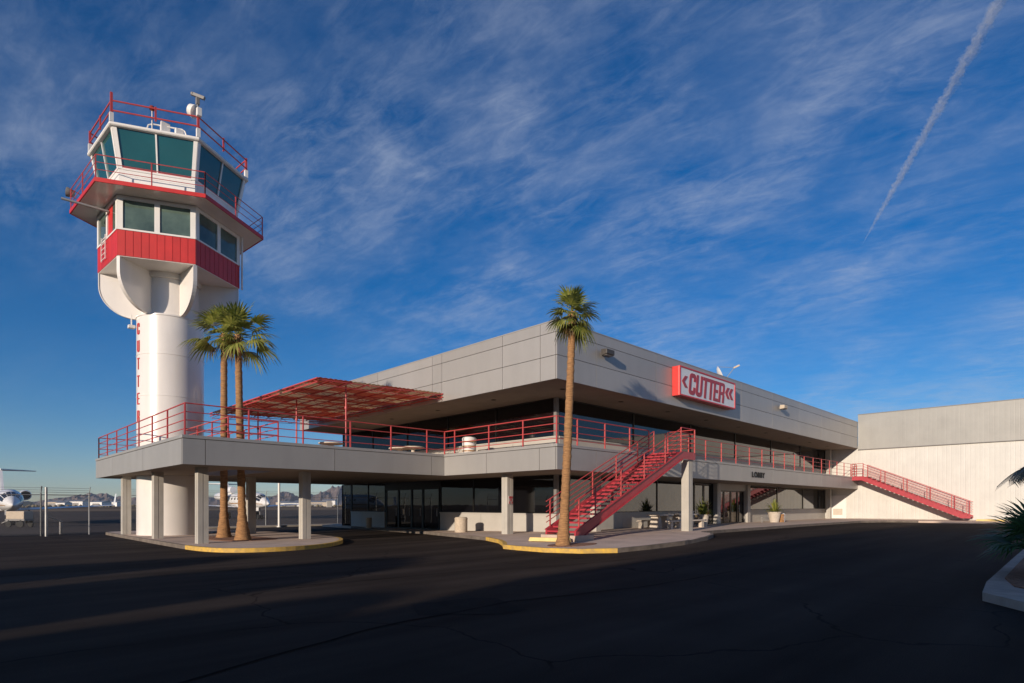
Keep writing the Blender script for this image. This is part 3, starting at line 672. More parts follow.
for k in range(6):
    a = R(A0 + 60 * k); d = Vector((math.cos(a), math.sin(a), 0)); s = Vector((-d.y, d.x, 0))
    prof = [(1.2, 13.48), (3.22, 13.48), (3.22, 12.85)]
    for j in range(1, 15):
        t = R(90 * j / 14); prof.append((1.55 + 1.67 * math.cos(t), 12.85 - 1.53 * math.sin(t)))
    prof.append((1.2, 11.32))
    nn = len(prof); web = MB()
    vs = [C0 + d * r + Vector((0, 0, z)) + s * h for h in (-.05, .05) for r, z in prof]
    web.add(vs, [tuple(range(nn)), tuple(range(2 * nn - 1, nn - 1, -1))] + [(i_, nn + i_, nn + (i_ + 1) % nn, (i_ + 1) % nn) for i_ in range(nn)])
    f_ = web.build('fin', M_tower, tw)
    fl = MB(); ed = prof[1:-1]
    for (r0, z0), (r1, z1) in zip(ed, ed[1:]):
        p0, p1 = C0 + d * r0 + Vector((0, 0, z0)), C0 + d * r1 + Vector((0, 0, z1)); o = (p1 - p0).normalized().cross(s) * .03
        if o.dot(d) < 0: o = -o
        fl.hexa([p0 - s * .09 + o, p0 + s * .09 + o, p0 + s * .09 - o * .2, p0 - s * .09 - o * .2], [p1 - s * .09 + o, p1 + s * .09 + o, p1 + s * .09 - o * .2, p1 - s * .09 - o * .2])
    fl.build('fin_flange', M_tower, f_)
# lower room: soffit, red band, windows
R1 = 3.3; cr1 = lambda z: R1
hexprism(MB(), R1 - .03, 13.47, R1 - .03, 13.52).build('room_soffit', M_tower, tw)
rb = MB(); NR = 10
for k in range(6):
    for j in range(NR):
        fbox(rb, k, (j + .04) / NR, (j + .96) / NR, 13.5, 14.72, cr1, 0.0, .1)
    fbox(rb, k, 0, 1, 13.502, 14.718, cr1, -.015, .1)
rb.build('red_band', M_redsheet, tw)
hexprism(MB(), R1 - .16, 14.6, R1 - .16, 16.33).build('room_core', M_dark, tw)
wf = MB()
for k in range(6):
    fbox(wf, k, 0, 1, 14.72, 14.80, cr1, .03, .16); fbox(wf, k, 0, 1, 16.16, 16.34, cr1, .02, .16)
    for s0, s1 in ((0, .07), (.465, .535), (.93, 1)): fbox(wf, k, s0, s1, 14.80, 16.16, cr1, .02, .16)
wf.build('window_surround', M_white, tw)
for k in range(6):
    for s0, s1 in ((.07, .465), (.535, .93)):
        if k == 4 and s0 > .5:
            fbox(MB(), k, s0, s0 + .2, 14.8, 16.16, cr1, -.03, .06).build('red_door', M_redsheet, tw); s0 += .2
        fbox(MB(), k, s0, s1, 14.80, 16.16, cr1, -.04, .04).build('window', M_roomglass, tw)
# balcony
R2 = 4.5
bal = hexprism(MB(), R2 - .04, 16.36, R2 - .04, 16.50).build('balcony', M_tower, tw)
bf_ = MB()
for k in range(6): fbox(bf_, k, 0, 1, 16.34, 16.53, lambda z: R2, 0, .05)
bf_.build('balcony_edge', M_redsheet, bal)
rp = [hp(R2 - .06, 16.53, k) for k in range(7)]
railing([tuple(p) for p in rp], bal, h=1.05, bars=(1.0, .68, .36), spacing=2.3, m=M_red, br=.018, pw=.05)
# cab
rc = lambda z: 3.22 + (z - 17.62) / 1.8 * .36 if z > 17.62 else 3.22
cw = MB()
for k in range(6):
    for j in range(4): fbox(cw, k, 0, 1, 16.5 + .28 * j, 16.5 + .28 * (j + 1) - .012, rc, 0.0, .12)
    fbox(cw, k, 0, 1, 16.5, 17.6, rc, -.012, .1)
cw.build('cab_wall', M_white, tw)
hexprism(hexprism(MB(), 3.04, 16.5, 3.04, 17.6), 3.04, 17.6, 3.38, 19.36).build('cab_core', M_dark, tw)
cm = MB()
for k in range(6):
    for s0, s1 in ((0, .05), (.95, 1)): fbox(cm, k, s0, s1, 17.62, 19.4, rc, .03, .15)
    fbox(cm, k, .49, .51, 17.62, 19.4, rc, .02, .1); fbox(cm, k, .05, .95, 17.60, 17.68, rc, .03, .14)
cm.build('cab_mullion', M_white, tw)
for k in range(6):
    for s0, s1 in ((.05, .49), (.51, .95)):
        fbox(MB(), k, s0, s1, 17.68, 19.4, rc, -.04, .03).build('cab_window', M_cabglass, tw)
        fbox(MB(), k, s0, s1, 17.68, 17.72, rc, .012, .05).build('sill', M_redsheet, tw)
rf = hexprism(hexprism(MB(), 3.70, 19.4, 3.75, 19.43), 3.75, 19.43, 3.75, 19.55).build('cab_roof', M_white, tw, bevel=.03)
# roof railing on white stub posts, two rails
rr = MB(); R3 = 3.62; rpo = []
for k in range(6):
    for u in (.0, .27): pass
    a, b = hp(R3, 0, k), hp(R3, 0, k + 1)
    for z in (20.12, 20.58): rr.tube(a + Vector((0, 0, z)), b + Vector((0, 0, z)), .035, 6)
rl = rr.build('roof_railing', M_red, tw)
for k in range(6):
    p = hp(R3, 0, k); MB().box((p.x - .05, p.y - .05, 20.0), (p.x + .05, p.y + .05, 20.95 if k == 5 else 20.66)).build('post', M_red, rl)
    MB().box((p.x - .08, p.y - .08, 19.58), (p.x + .08, p.y + .08, 20.0)).build('post_base', M_white, rl)
    q = (hp(R3, 0, k) + hp(R3, 0, k + 1)) / 2; MB().box((q.x - .035, q.y - .035, 19.98), (q.x + .035, q.y + .035, 20.66)).build('post', M_red, rl)
# vertical lettering on the shaft, mounted where the wall turns away to the left
view = math.degrees(math.atan2(-TY, -TX))
la = R(view - 90 + 24)
ld = Vector((math.cos(la), math.sin(la), 0)); lt = Vector((-ld.y, ld.x, 0))
for j, ch in enumerate('CUTTER'):
    w = .40; zc_ = 10.62 - .885 * j
    M_ = Matrix.Translation(C0 + ld * 1.56 + Vector((0, 0, zc_ - .3)) - lt * (w * .6 / 2)) @ Matrix(((lt.x, 0, ld.x, 0), (lt.y, 0, ld.y, 0), (0, 1, 0, 0), (0, 0, 0, 1)))
    letter(ch, w, .115, .58, 0, M_, 'letter', M_redsign, tw, .015)
# bracket with lamp under the left fin
lb = R(view - 90 + 3); bd = Vector((math.cos(lb), math.sin(lb), 0)); p = C0 + bd * 1.75
MB().tube(p + Vector((0, 0, 10.85)), p + Vector((0, 0, 11.42)), .03).box((p.x - .14, p.y - .14, 10.72), (p.x + .14, p.y + .14, 10.87)).bar(C0 + bd * 1.5 + Vector((0, 0, 10.8)), p + Vector((0, 0, 10.8)), .06, .06).build('lamp_bracket', M_white, tw)
# roof equipment: mast with camera and drum, beacon rod, hatch hoop
p = hp(3.55, 0, 5 + 1)
m_ = MB().tube(p + Vector((0, 0, 19.6)), p + Vector((0, 0, 21.45)), .045).build('mast', M_steel, tw)
fwd = Vector((math.cos(R(-20)), math.sin(R(-20)), 0))
lft = Vector((-.7105, .7037, 0))
c_ = MB(); c_.bar(p + lft * .22 + Vector((0, 0, 21.72)), p - lft * .34 + Vector((0, 0, 21.5)), .14, .15); c_.tube(p + lft * .30 + Vector((0, 0, 21.75)), p + lft * .22 + Vector((0, 0, 21.72)), .09, 12); c_.box((p.x - .08, p.y - .08, 21.2), (p.x + .08, p.y + .08, 21.55))
c_.build('camera', M_grey, m_, bevel=.015)
dm = MB().tube(p + lft * .14 + Vector((0, 0, 20.85)), p + lft * .36 + Vector((0, 0, 20.95)), .31, 24, .27).build('dish_drum', M_white, m_, smooth=True)
MB().box((p.x - .1, p.y - .28, 20.55), (p.x + .12, p.y - .08, 20.95)).build('junction_box', M_white, m_, bevel=.02)
q = hp(3.5, 0, 5) * .55 + hp(3.5, 0, 0) * .45
bc = MB().tube(q + Vector((0, 0, 19.6)), q + Vector((0, 0, 20.55)), .025).build('beacon', M_white, tw)
MB().lathe([(.05, -.05), (.11, 0), (.13, .08), (.09, .17), (.02, .2)], q + Vector((0, 0, 20.55)), 14).build('lens', M_darkred, bc, smooth=True)
d_ = (hp(1, 0, 0) - hp(1, 0, 5)).normalized(); q = hp(3.45, 0, 5) * .62 + hp(3.45, 0, 0) * .38
hpn = [q + Vector((0, 0, 19.58)), q + d_ * .08 + Vector((0, 0, 19.83)), q + d_ * .25 + Vector((0, 0, 19.9)), q + d_ * 1.5 + Vector((0, 0, 19.9)), q + d_ * 1.62 + Vector((0, 0, 19.83)), q + d_ * 1.7 + Vector((0, 0, 19.58))]
MB().sweep(hpn, [.035] * 6, 8).build('hatch_hoop', M_white, tw, smooth=True)
q2 = q + d_ * .7; MB().box((q2.x - .12, q2.y - .1, 19.6), (q2.x + .28, q2.y + .1, 20.08)).build('roof_unit', M_white, tw, bevel=.02)
q2 = q + d_ * 1.35; MB().box((q2.x - .15, q2.y - .12, 19.6), (q2.x + .2, q2.y + .12, 19.86)).build('roof_unit', M_white, tw, bevel=.02)
# horizontal boom and floodlight on the left of the balcony
a_ = hp(R1, 15.98, 4) * .4 + hp(R1, 15.98, 5) * .6; n_ = (hp(1, 0, 3, 30) - C0).normalized(); n_.z = 0
out = (lft * .85 + Vector((-.7037, -.7105, 0)) * .5).normalized()
MB().tube(a_, a_ + out * 1.85 + Vector((0, 0, .16)), .06, 12).build('boom', M_steel, tw, smooth=True)
p = Vector((5.0, 36.6, 17.4))
fl_ = MB(); fl_.lathe([(.10, -.2), (.18, -.12), (.23, .06), (.23, .14), (.18, .14)], (0, 0, 0), 18)
fl_.build('floodlight', M_grey, tw, smooth=True, M=Matrix.Translation(p + Vector((-.15, .1, .1))) @ Vector((-1, .3, .15)).to_track_quat('Z', 'Y').to_matrix().to_4x4())
# short white ladder on the red band
lad = MB(); u0, u1 = .30, .50
for s in (u0, u1): fbox(lad, 4, s, s + .012, 13.75, 14.95, cr1, .10, .04)
for j in range(5): fbox(lad, 4, u0, u1, 13.8 + .25 * j, 13.83 + .25 * j, cr1, .09, .03)
lad.build('ladder', M_white, tw)
# drain pipe on the right-hand corner
p = hp(R1 + .12, 0, 1); MB().tube(p + Vector((0, 0, 13.45)), p + Vector((0, 0, 16.3)), .05).build('downpipe', M_white, tw)

# ------------------------------------------------------------------ hangar
HX = 61.6
hg = thing('hangar', 'cream ribbed metal hangar wall with a grey upper band', 'hangar', (HX, 0, 0))
MB().box((HX, -45, 0), (HX + 40, 15.97, 6.9)).box((HX, 15.97, 0), (HX + 40, 45, 7.2)).build('wall', M_hangar, hg)
MB().box((HX - .12, -45, 6.9), (HX + 40, 15.97, 10.12)).build('upper_wall', M_hangtop, hg)
MB().box((HX - .16, -45, 6.84), (HX + .05, 15.97, 6.9)).box((HX - .16, -45, 10.12), (HX + 40, 15.97, 10.18)).build('flashing', M_grey, hg)
MB().box((HX - .05, -45, .1), (HX, 18.7, .45)).build('base_strip', M_kerb, hg)
pd = MB().box((HX - .07, 17.0, .42), (HX, 18.5, 2.6)).build('access_door', M_white, hg)
lv = MB()
for k in range(8): lv.box((HX - .10, 17.3, .75 + .075 * k), (HX - .07, 18.1, .80 + .075 * k))
lv.build('louvre', M_can, pd)

# ------------------------------------------------------------------ stairs
def staircase(name, label, origin, d, s, run, z0, width, nstep, land, z1=DT, m=M_stair):
    """origin = foot of the outer stringer on plan, d = up-run direction, s = across direction (towards the walkway)"""
    t = thing(name, label, 'staircase', (origin[0], origin[1], z0))
    d = Vector((*d, 0)); s = Vector((*s, 0)); o = Vector((origin[0], origin[1], 0)); rise = (z1 - z0) / nstep; tread = run / nstep
    up = Vector((0, 0, 1))
    for k, w in enumerate((0, width)):
        a = o + s * w + up * z0; b = o + s * w + d * run + up * z1; c = b + d * land
        mb = MB(); h = .36; hw = .04
        pts = [a - up * .02, a + d * .55 - up * .02, b + up * .02 - up * h + d * .1, c - up * h + up * .02, c + up * .02, b + up * .02, a + up * .18]
        n = len(pts); vs = [p - s * hw for p in pts] + [p + s * hw for p in pts]
        mb.add(vs, [tuple(range(n)), tuple(range(2 * n - 1, n - 1, -1))] + [(i_, n + i_, n + (i_ + 1) % n, (i_ + 1) % n) for i_ in range(n)])
        # flanges of the channel
        sg = -1 if k == 0 else 1
        for q, r in ((pts[6], pts[5]), (pts[1], pts[2])):
            mb.bar(q + s * sg * .06, r + s * sg * .06, .05, .03)
        mb.build('stringer', m, t)
    for k in range(nstep):
        z = z0 + rise * (k + 1) - .02; p = o + d * (tread * k) + up * z
        MB().hexa([p + s * .05 - up * .07, p + s * .05 + d * (tread * .86) - up * .07, p + s * (width - .05) + d * (tread * .86) - up * .07, p + s * (width - .05) - up * .07],
                  [p + s * .05, p + s * .05 + d * (tread * .86), p + s * (width - .05) + d * (tread * .86), p + s * (width - .05)]).build('tread', m, t)
    a = o + d * run + up * (z1 - .06)
    MB().hexa([a + s * .05, a + s * .05 + d * land, a + s * (width + .15) + d * land, a + s * (width + .15)], [p_ + up * .05 for p_ in (a + s * .05, a + s * .05 + d * land, a + s * (width + .15) + d * land, a + s * (width + .15))]).build('landing', m, t)
    for k, w in enumerate((0, width)):
        a = o + s * w + up * (z0 + .2); b = o + s * w + d * run + up * z1; L = (b - a)
        posts = [a + L * f for f in (0.03, .16, .38, .6, .82, 1.0)]
        railing([tuple(a), tuple(b)], t, h=1.12, bars=(1, .81, .62, .43, .24), posts=posts, m=M_red, name='handrail', br=.02, pw=.05)
    b = o + d * run + up * z1; c = b + d * land
    railing([tuple(b), tuple(c), tuple(c + s * width)], t, h=1.18, bars=(1, .81, .62, .43, .24), posts=[b, c, (c + c + s * width) / 2, c + s * width], m=M_red, name='landing_rail', br=.02, pw=.055)
    return t
st1 = staircase('staircase', 'red metal staircase rising from beside the lone palm to the front walkway', (17.6, 14.3), (1, 0), (0, 1), 8.1, .52, 1.5, 22, 1.35)
ob = column(26.75, 14.55, .40, 3.93); ob.parent = st1; ob.matrix_parent_inverse = st1.matrix_basis.inverted() @ bld.matrix_basis; ob.name = 'support_column'
MB().box((17.45, 14.15, .2), (18.6, 15.95, .5)).build('base_pad', M_concrete, st1)
st2 = staircase('staircase', 'red metal staircase descending along the cream hangar wall', (59.75, 7.4), (0, 1), (1, 0), 7.7, .62, 1.45, 22, .9)

# ------------------------------------------------------------------ canopy over the deck
cn = thing('canopy', 'red open truss canopy of corrugated panels sheltering the upper deck', 'canopy', (11.67, 23.65, DT))
KX0, KX1, KY0, KY1 = 11.67, 18.45, 23.65, 37.4
kz = lambda x: 7.16 + (x - KX0) / (KX1 - KX0) * .22
ns = 20
cgrid = [[((j // 2) + q + (1 if random.random() < .15 else 0)) % 2 for q in range(4)] for j in range(ns)]
for j in range(ns):
    y0 = KY0 + .05 + (KY1 - KY0 - .1) * j / ns; y1 = KY0 + .05 + (KY1 - KY0 - .1) * (j + 1) / ns
    for q in range(4):
        mb = MB(); xa = KX0 + .05 + (KX1 - KX0 - .1) * q / 4; xb = KX0 + .05 + (KX1 - KX0 - .1) * (q + 1) / 4; nf = 14; vs = []
        for i_ in range(nf + 1):
            u0 = xa + (xb - xa) * i_ / nf; z = kz(u0) + .03 + (.03 if i_ % 2 else 0); vs += [(u0, y0, z), (u0, y1, z)]
        ob = mb.add(vs, [(2 * i_, 2 * i_ + 2, 2 * i_ + 3, 2 * i_ + 1) for i_ in range(nf)]).build('roof_sheet', M_can_clear if cgrid[j][q] else M_can_red, cn)
        so = ob.modifiers.new('thickness', 'SOLIDIFY'); so.thickness = .006
for k in range(6):                                  # trusses running out from the building
    y = KY0 + .08 + (KY1 - KY0 - .16) * k / 5; n = 14; tr_ = MB()
    for i_ in range(n):
        a = KX0 + .06 + (KX1 - KX0 - .06) * i_ / n; b = KX0 + .06 + (KX1 - KX0 - .06) * (i_ + 1) / n; d0 = .24
        top0, top1 = Vector((a, y, kz(a) - .05)), Vector((b, y, kz(b) - .05)); lo0, lo1 = top0 - Vector((0, 0, d0)), top1 - Vector((0, 0, d0))
        tr_.bar(top0, top1, .035, .035); tr_.bar(lo0, lo1, .024, .024); tr_.tube(*((top0, lo1) if i_ % 2 else (lo0, top1)), .012, 5)
    tr_.build('truss', M_red, cn)
for x in (KX0, KX1):
    n = 28; ed = MB()
    for i_ in range(n):
        a = KY0 + (KY1 - KY0) * i_ / n; b = KY0 + (KY1 - KY0) * (i_ + 1) / n; d0 = .17
        t0, t1 = Vector((x, a, kz(x) + .0)), Vector((x, b, kz(x) + .0)); l0, l1 = t0 - Vector((0, 0, d0)), t1 - Vector((0, 0, d0))
        ed.bar(t0, t1, .05, .05); ed.bar(l0, l1, .04, .04); ed.tube(*((t0, l1) if i_ % 2 else (l0, t1)), .012, 5)
    ed.build('edge_truss', M_red, cn)
pu = MB()
for k in range(1, 8):
    x = KX0 + (KX1 - KX0) * k / 8; pu.bar((x, KY0 + .1, kz(x) - .005), (x, KY1 - .1, kz(x) - .005), .04, .05)
pu.build('purlin', M_red, cn)
for y in (24.35, 29.5, 34.6):
    MB().tube((13.4, y, DT - .03), (13.4, y, kz(13.4) - .05), .04, 10).lathe([(.07, 0), (.07, .1)], (13.4, y, 6.1), 10).build('post', M_red, cn, smooth=True)

# ------------------------------------------------------------------ palms
def fan_leaf(mb, base, direction, petiole, rad, nseg, droop, spread=150, roll=0.0):
    d = Vector(direction).normalized(); sd_ = d.cross(Vector((0, 0, 1)))
    if sd_.length < .05: sd_ = Vector((1, 0, 0))
    sd_.normalize(); nr = sd_.cross(d).normalized()
    sd_ = (Matrix.Rotation(roll, 3, d) @ sd_); nr = sd_.cross(d).normalized()
    mid = base + d * petiole * .6; tip = base + d * petiole + Vector((0, 0, -droop * petiole * .25))
    mb.sweep([base, mid, tip], [.02, .014, .01], 4)
    for i_ in range(nseg):
        a = R(-spread / 2 + spread * i_ / (nseg - 1)); L = rad * (1 - .35 * abs(a) / R(spread / 2)) * random.uniform(.9, 1.08)
        dd = d * math.cos(a) + sd_ * math.sin(a); wd = (-d * math.sin(a) + sd_ * math.cos(a)); fold = nr * (.02 if i_ % 2 else -.02)
        w = L * R(spread) / nseg * .5; pts = []
        for t, ww in ((0.04, .12), (.42, .62), (.72, .4), (1.0, .03)):
            p = tip + dd * L * t + fold * t + Vector((0, 0, -droop * L * (.15 * t + .55 * t ** 3))) + nr * .05 * math.sin(t * 3)
            pts += [p - wd * w * ww, p + wd * w * ww]
        mb.add(pts, [(0, 1, 3, 2), (2, 3, 5, 4), (4, 5, 7, 6)])
def palm(name, label, base, top, r_base, r_mid, r_top, nleaf, rad, pet, seed, group, dead=8, lo=-50, hi=85, mats=(None, None), lean=None):
    random.seed(seed); t = thing(name, label, 'palm tree', base, group); b = Vector(base); tp_ = Vector(top); mb = MB(); n = 60; pts = []; rs = []
    for k in range(n + 1):
        f = k / n; p = b.lerp(tp_, f); p.x += .10 * math.sin(f * 3.1) * (tp_.x - b.x); ring = .06 * (1 if k % 2 else -.6) * r_mid
        r = r_base + (r_mid - r_base) * min(1, f / .14) ** .6 if f < .14 else r_mid + (r_top - r_mid) * (f - .14) / .86
        pts.append(p); rs.append(r + ring + random.uniform(-.006, .006))
    mb.sweep(pts, rs, 16).build('trunk', M_trunk, t, smooth=True)
    cr = MB(); ga = 2.39996
    for k in range(nleaf):
        f = k / (nleaf - 1); el = R(hi + (lo - hi) * f ** .8 + random.uniform(-8, 8)); az = ga * k + random.uniform(-.25, .25)
        d = (math.cos(az) * math.cos(el), math.sin(az) * math.cos(el), math.sin(el))
        g = 1 + (.58 * (d[0] * lean[0] + d[1] * lean[1]) if lean else 0)
        fan_leaf(cr, tp_ + Vector((0, 0, .12 - .3 * f)), d, pet * g * random.uniform(.7, 1.15), rad * (.6 + .4 * g) * random.uniform(.85, 1.1), 17, .12 + .62 * f, 165, random.uniform(-.5, .5))
    cr.build('crown', mats[0] or M_frond, t)
    dd = MB()
    for k in range(dead):
        az = ga * k * 1.3 + random.uniform(-.4, .4); el = R(random.uniform(-70, -45))
        fan_leaf(dd, tp_ + Vector((0, 0, -.25)), (math.cos(az) * math.cos(el), math.sin(az) * math.cos(el), math.sin(el)), pet * random.uniform(.4, .8), rad * random.uniform(.5, .75), 11, .7, 90, random.uniform(-.7, .7))
    for k in range(26):                               # old leaf bases
        az = ga * k; z = -.15 - .45 * k / 26; p = tp_ + Vector((math.cos(az) * r_top * .8, math.sin(az) * r_top * .8, z)); dd.tube(p, p + Vector((math.cos(az) * .1, math.sin(az) * .1, .13)), .035, 5, .015)
    dd.build('dry_skirt', mats[1] or M_dead, t)
    return t
G = 'tall fan palms round the terminal'
palm('palm_tree', 'left palm of the pair growing up through the deck beside the white tower', (9.72, 29.2, .1), (9.72, 29.18, 9.8), .38, .165, .135, 30, .95, .66, 3, G, lo=-20, dead=6, lean=(-.71, .70))
palm('palm_tree', 'right palm of the pair growing up through the deck, nearer the canopy', (9.63, 26.55, .1), (9.50, 26.77, 9.2), .40, .165, .135, 30, .95, .66, 11, G, lo=-20, dead=6, lean=(.71, -.70))
palm('palm_tree', 'lone tall palm at the foot of the front red staircase', (16.05, 13.6, .2), (16.35, 13.4, 8.65), .29, .165, .12, 30, .68, .42, 8, G, dead=9, lo=-45)
def feather_palm():
    random.seed(15); t = thing('feather_palm', 'arching feathery fronds drooping in at the right edge above the fan palm', 'palm', (17.0, .95, .15)); b = Vector((17.0, .95, .2))
    MB().sweep([b - Vector((0, 0, .1)), b + Vector((0, 0, 1.1)), b + Vector((0, 0, 2.25))], [.2, .16, .13], 12).build('trunk', M_trunk, t, smooth=True)
    cr = MB(); o = b + Vector((0, 0, 2.25))
    for k in range(15):
        az = 2.39996 * k + .4; el = R(random.uniform(35, 70)); L = random.uniform(.55, .74); h = Vector((math.cos(az), math.sin(az), 0)); s = Vector((-math.sin(az), math.cos(az), 0)); pts = []
        for j in range(14):
            f = j / 13; pts.append(o + h * (L * f * (math.cos(el) + .35 * f)) + Vector((0, 0, L * (math.sin(el) * f - 1.25 * f * f))))
        cr.sweep(pts, [.016 - .012 * j / 13 for j in range(14)], 4)
        for j in range(2, 13):
            d = (pts[j + 1] - pts[j]).normalized()
            for i_ in range(2):
                p = pts[j].lerp(pts[j + 1], i_ / 2); l = .26 * math.sin(math.pi * (j + i_ / 3) / 14) ** .6 + .04
                for sg in (1, -1):
                    q = p + (s * sg * .75 + d * .55 + Vector((0, 0, -.35))) * l; cr.add([p - d * .018, p + d * .018, q], [(0, 1, 2)])
    cr.build('crown', leaf_mat('pale dry frond', (0.42, 0.33, 0.21), (0.30, 0.24, 0.14)), t)
feather_palm()
def fan_palm():
    random.seed(4); t = thing('fan_palm', 'low dark fan palm on the gravel island at the right edge', 'palm', (16.0, .75, .15)); b = Vector((16.0, .75, .2))
    MB().sweep([b - Vector((0, 0, .1)), b + Vector((0, 0, .35)), b + Vector((0, 0, .6))], [.2, .17, .1], 10).build('trunk', M_trunk, t, smooth=True)
    cr = MB()
    for k in range(26):
        el = R(75 - 75 * (k / 25) ** .8 + random.uniform(-6, 6)); az = 2.39996 * k; fan_leaf(cr, b + Vector((0, 0, .6)), (math.cos(az) * math.cos(el), math.sin(az) * math.cos(el), math.sin(el)), .6, .74, 22, .15 + .2 * k / 25, 200, random.uniform(-.4, .4))
    cr.build('crown', M_darkfrond, t)
fan_palm()

# ------------------------------------------------------------------ fences
def fence(label, pts, spacing, h=2.25, tall=(), rail=True):
    t = thing('chain_link_fence', label, 'fence', (*pts[0], 0), 'chain link fence runs'); ms = MB(); wr = MB()
    for a, b in zip(pts, pts[1:]):
        a, b = Vector((*a, 0)), Vector((*b, 0)); L = (b - a).length; n = max(1, round(L / spacing)); u = Vector((0, 0, 1))
        ms.add([a + u * .05, b + u * .05, b + u * h, a + u * h], [(0, 1, 2, 3)])
        wr.tube(a + u * h, b + u * h, .026, 6)
        for k in range(3): off = (b - a).normalized().cross(u) * (.06 * k); wr.tube(a + off + u * (h + .14 + .12 * k), b + off + u * (h + .14 + .12 * k), .008, 4)
        for k in range(n + 1):
            p = a + (b - a) * k / n; MB().tube(p, p + u * (h + .08), .038, 8).tube(p + u * (h + .08), p + u * (h + .46) + (b - a).normalized().cross(u) * .2, .02, 6).build('post', M_steel, t, smooth=True)
    ms.build('mesh', M_mesh, t); wr.build('barbed_wire', M_steel, t, smooth=True)
    return t
fence('chain link fence running from the left edge to the deck', [(-26, 41.4), (4.1, 40.6), (6.3, 40.9)], 3.0)
fence('chain link fence crossing behind the tower deck to the terminal', [(9.2, 45.9), (24.5, 45.9)], 3.1, 2.35)
gp = thing('gate_post', 'thick pale gate post with a hinge arm at the far left fence', 'post', (4.25, 39.9, 0))
MB().tube((4.25, 39.9, 0), (4.25, 39.9, 2.65), .062, 12).build('post_shaft', M_steel, gp, smooth=True)
MB().bar((4.25, 39.9, 1.1), (5.0, 40.5, .75), .06, .06).build('hinge_arm', M_steel, gp)
bo = thing('bollard', 'short grey bollard beyond the fence at the left', 'bollard', (5.2, 42.6, 0)); MB().lathe([(.07, 0), (.07, .75), (.05, .8), (.0, .82)], (5.2, 42.6, 0), 14).build('shaft', M_grey, bo, smooth=True)
pl = thing('white_pole', 'plain white pole standing at the fence beneath the deck', 'pole', (18.7, 44.2, 0)); MB().tube((18.7, 44.2, 0), (18.7, 44.2, 4.3), .085, 12).lathe([(.16, 0), (.16, .06)], (18.7, 44.2, 0), 12).build('shaft', M_white, pl, smooth=True)
fsn = thing('fence_sign', 'small white notice board on the fence beside the terminal', 'sign', (23.3, 45.8, 1.3)); MB().box((23.45, 45.82, 1.5), (23.9, 45.85, 2.05)).build('board', M_white, fsn); MB().box((23.44, 45.85, 1.49), (23.91, 45.87, 2.06)).build('backing', M_steel, fsn)
sw_ = MB().box((12.5, 44.3, 0), (40, 45.0, .14)); tag(sw_.build('kerb_strip', M_kerb), kind='structure')

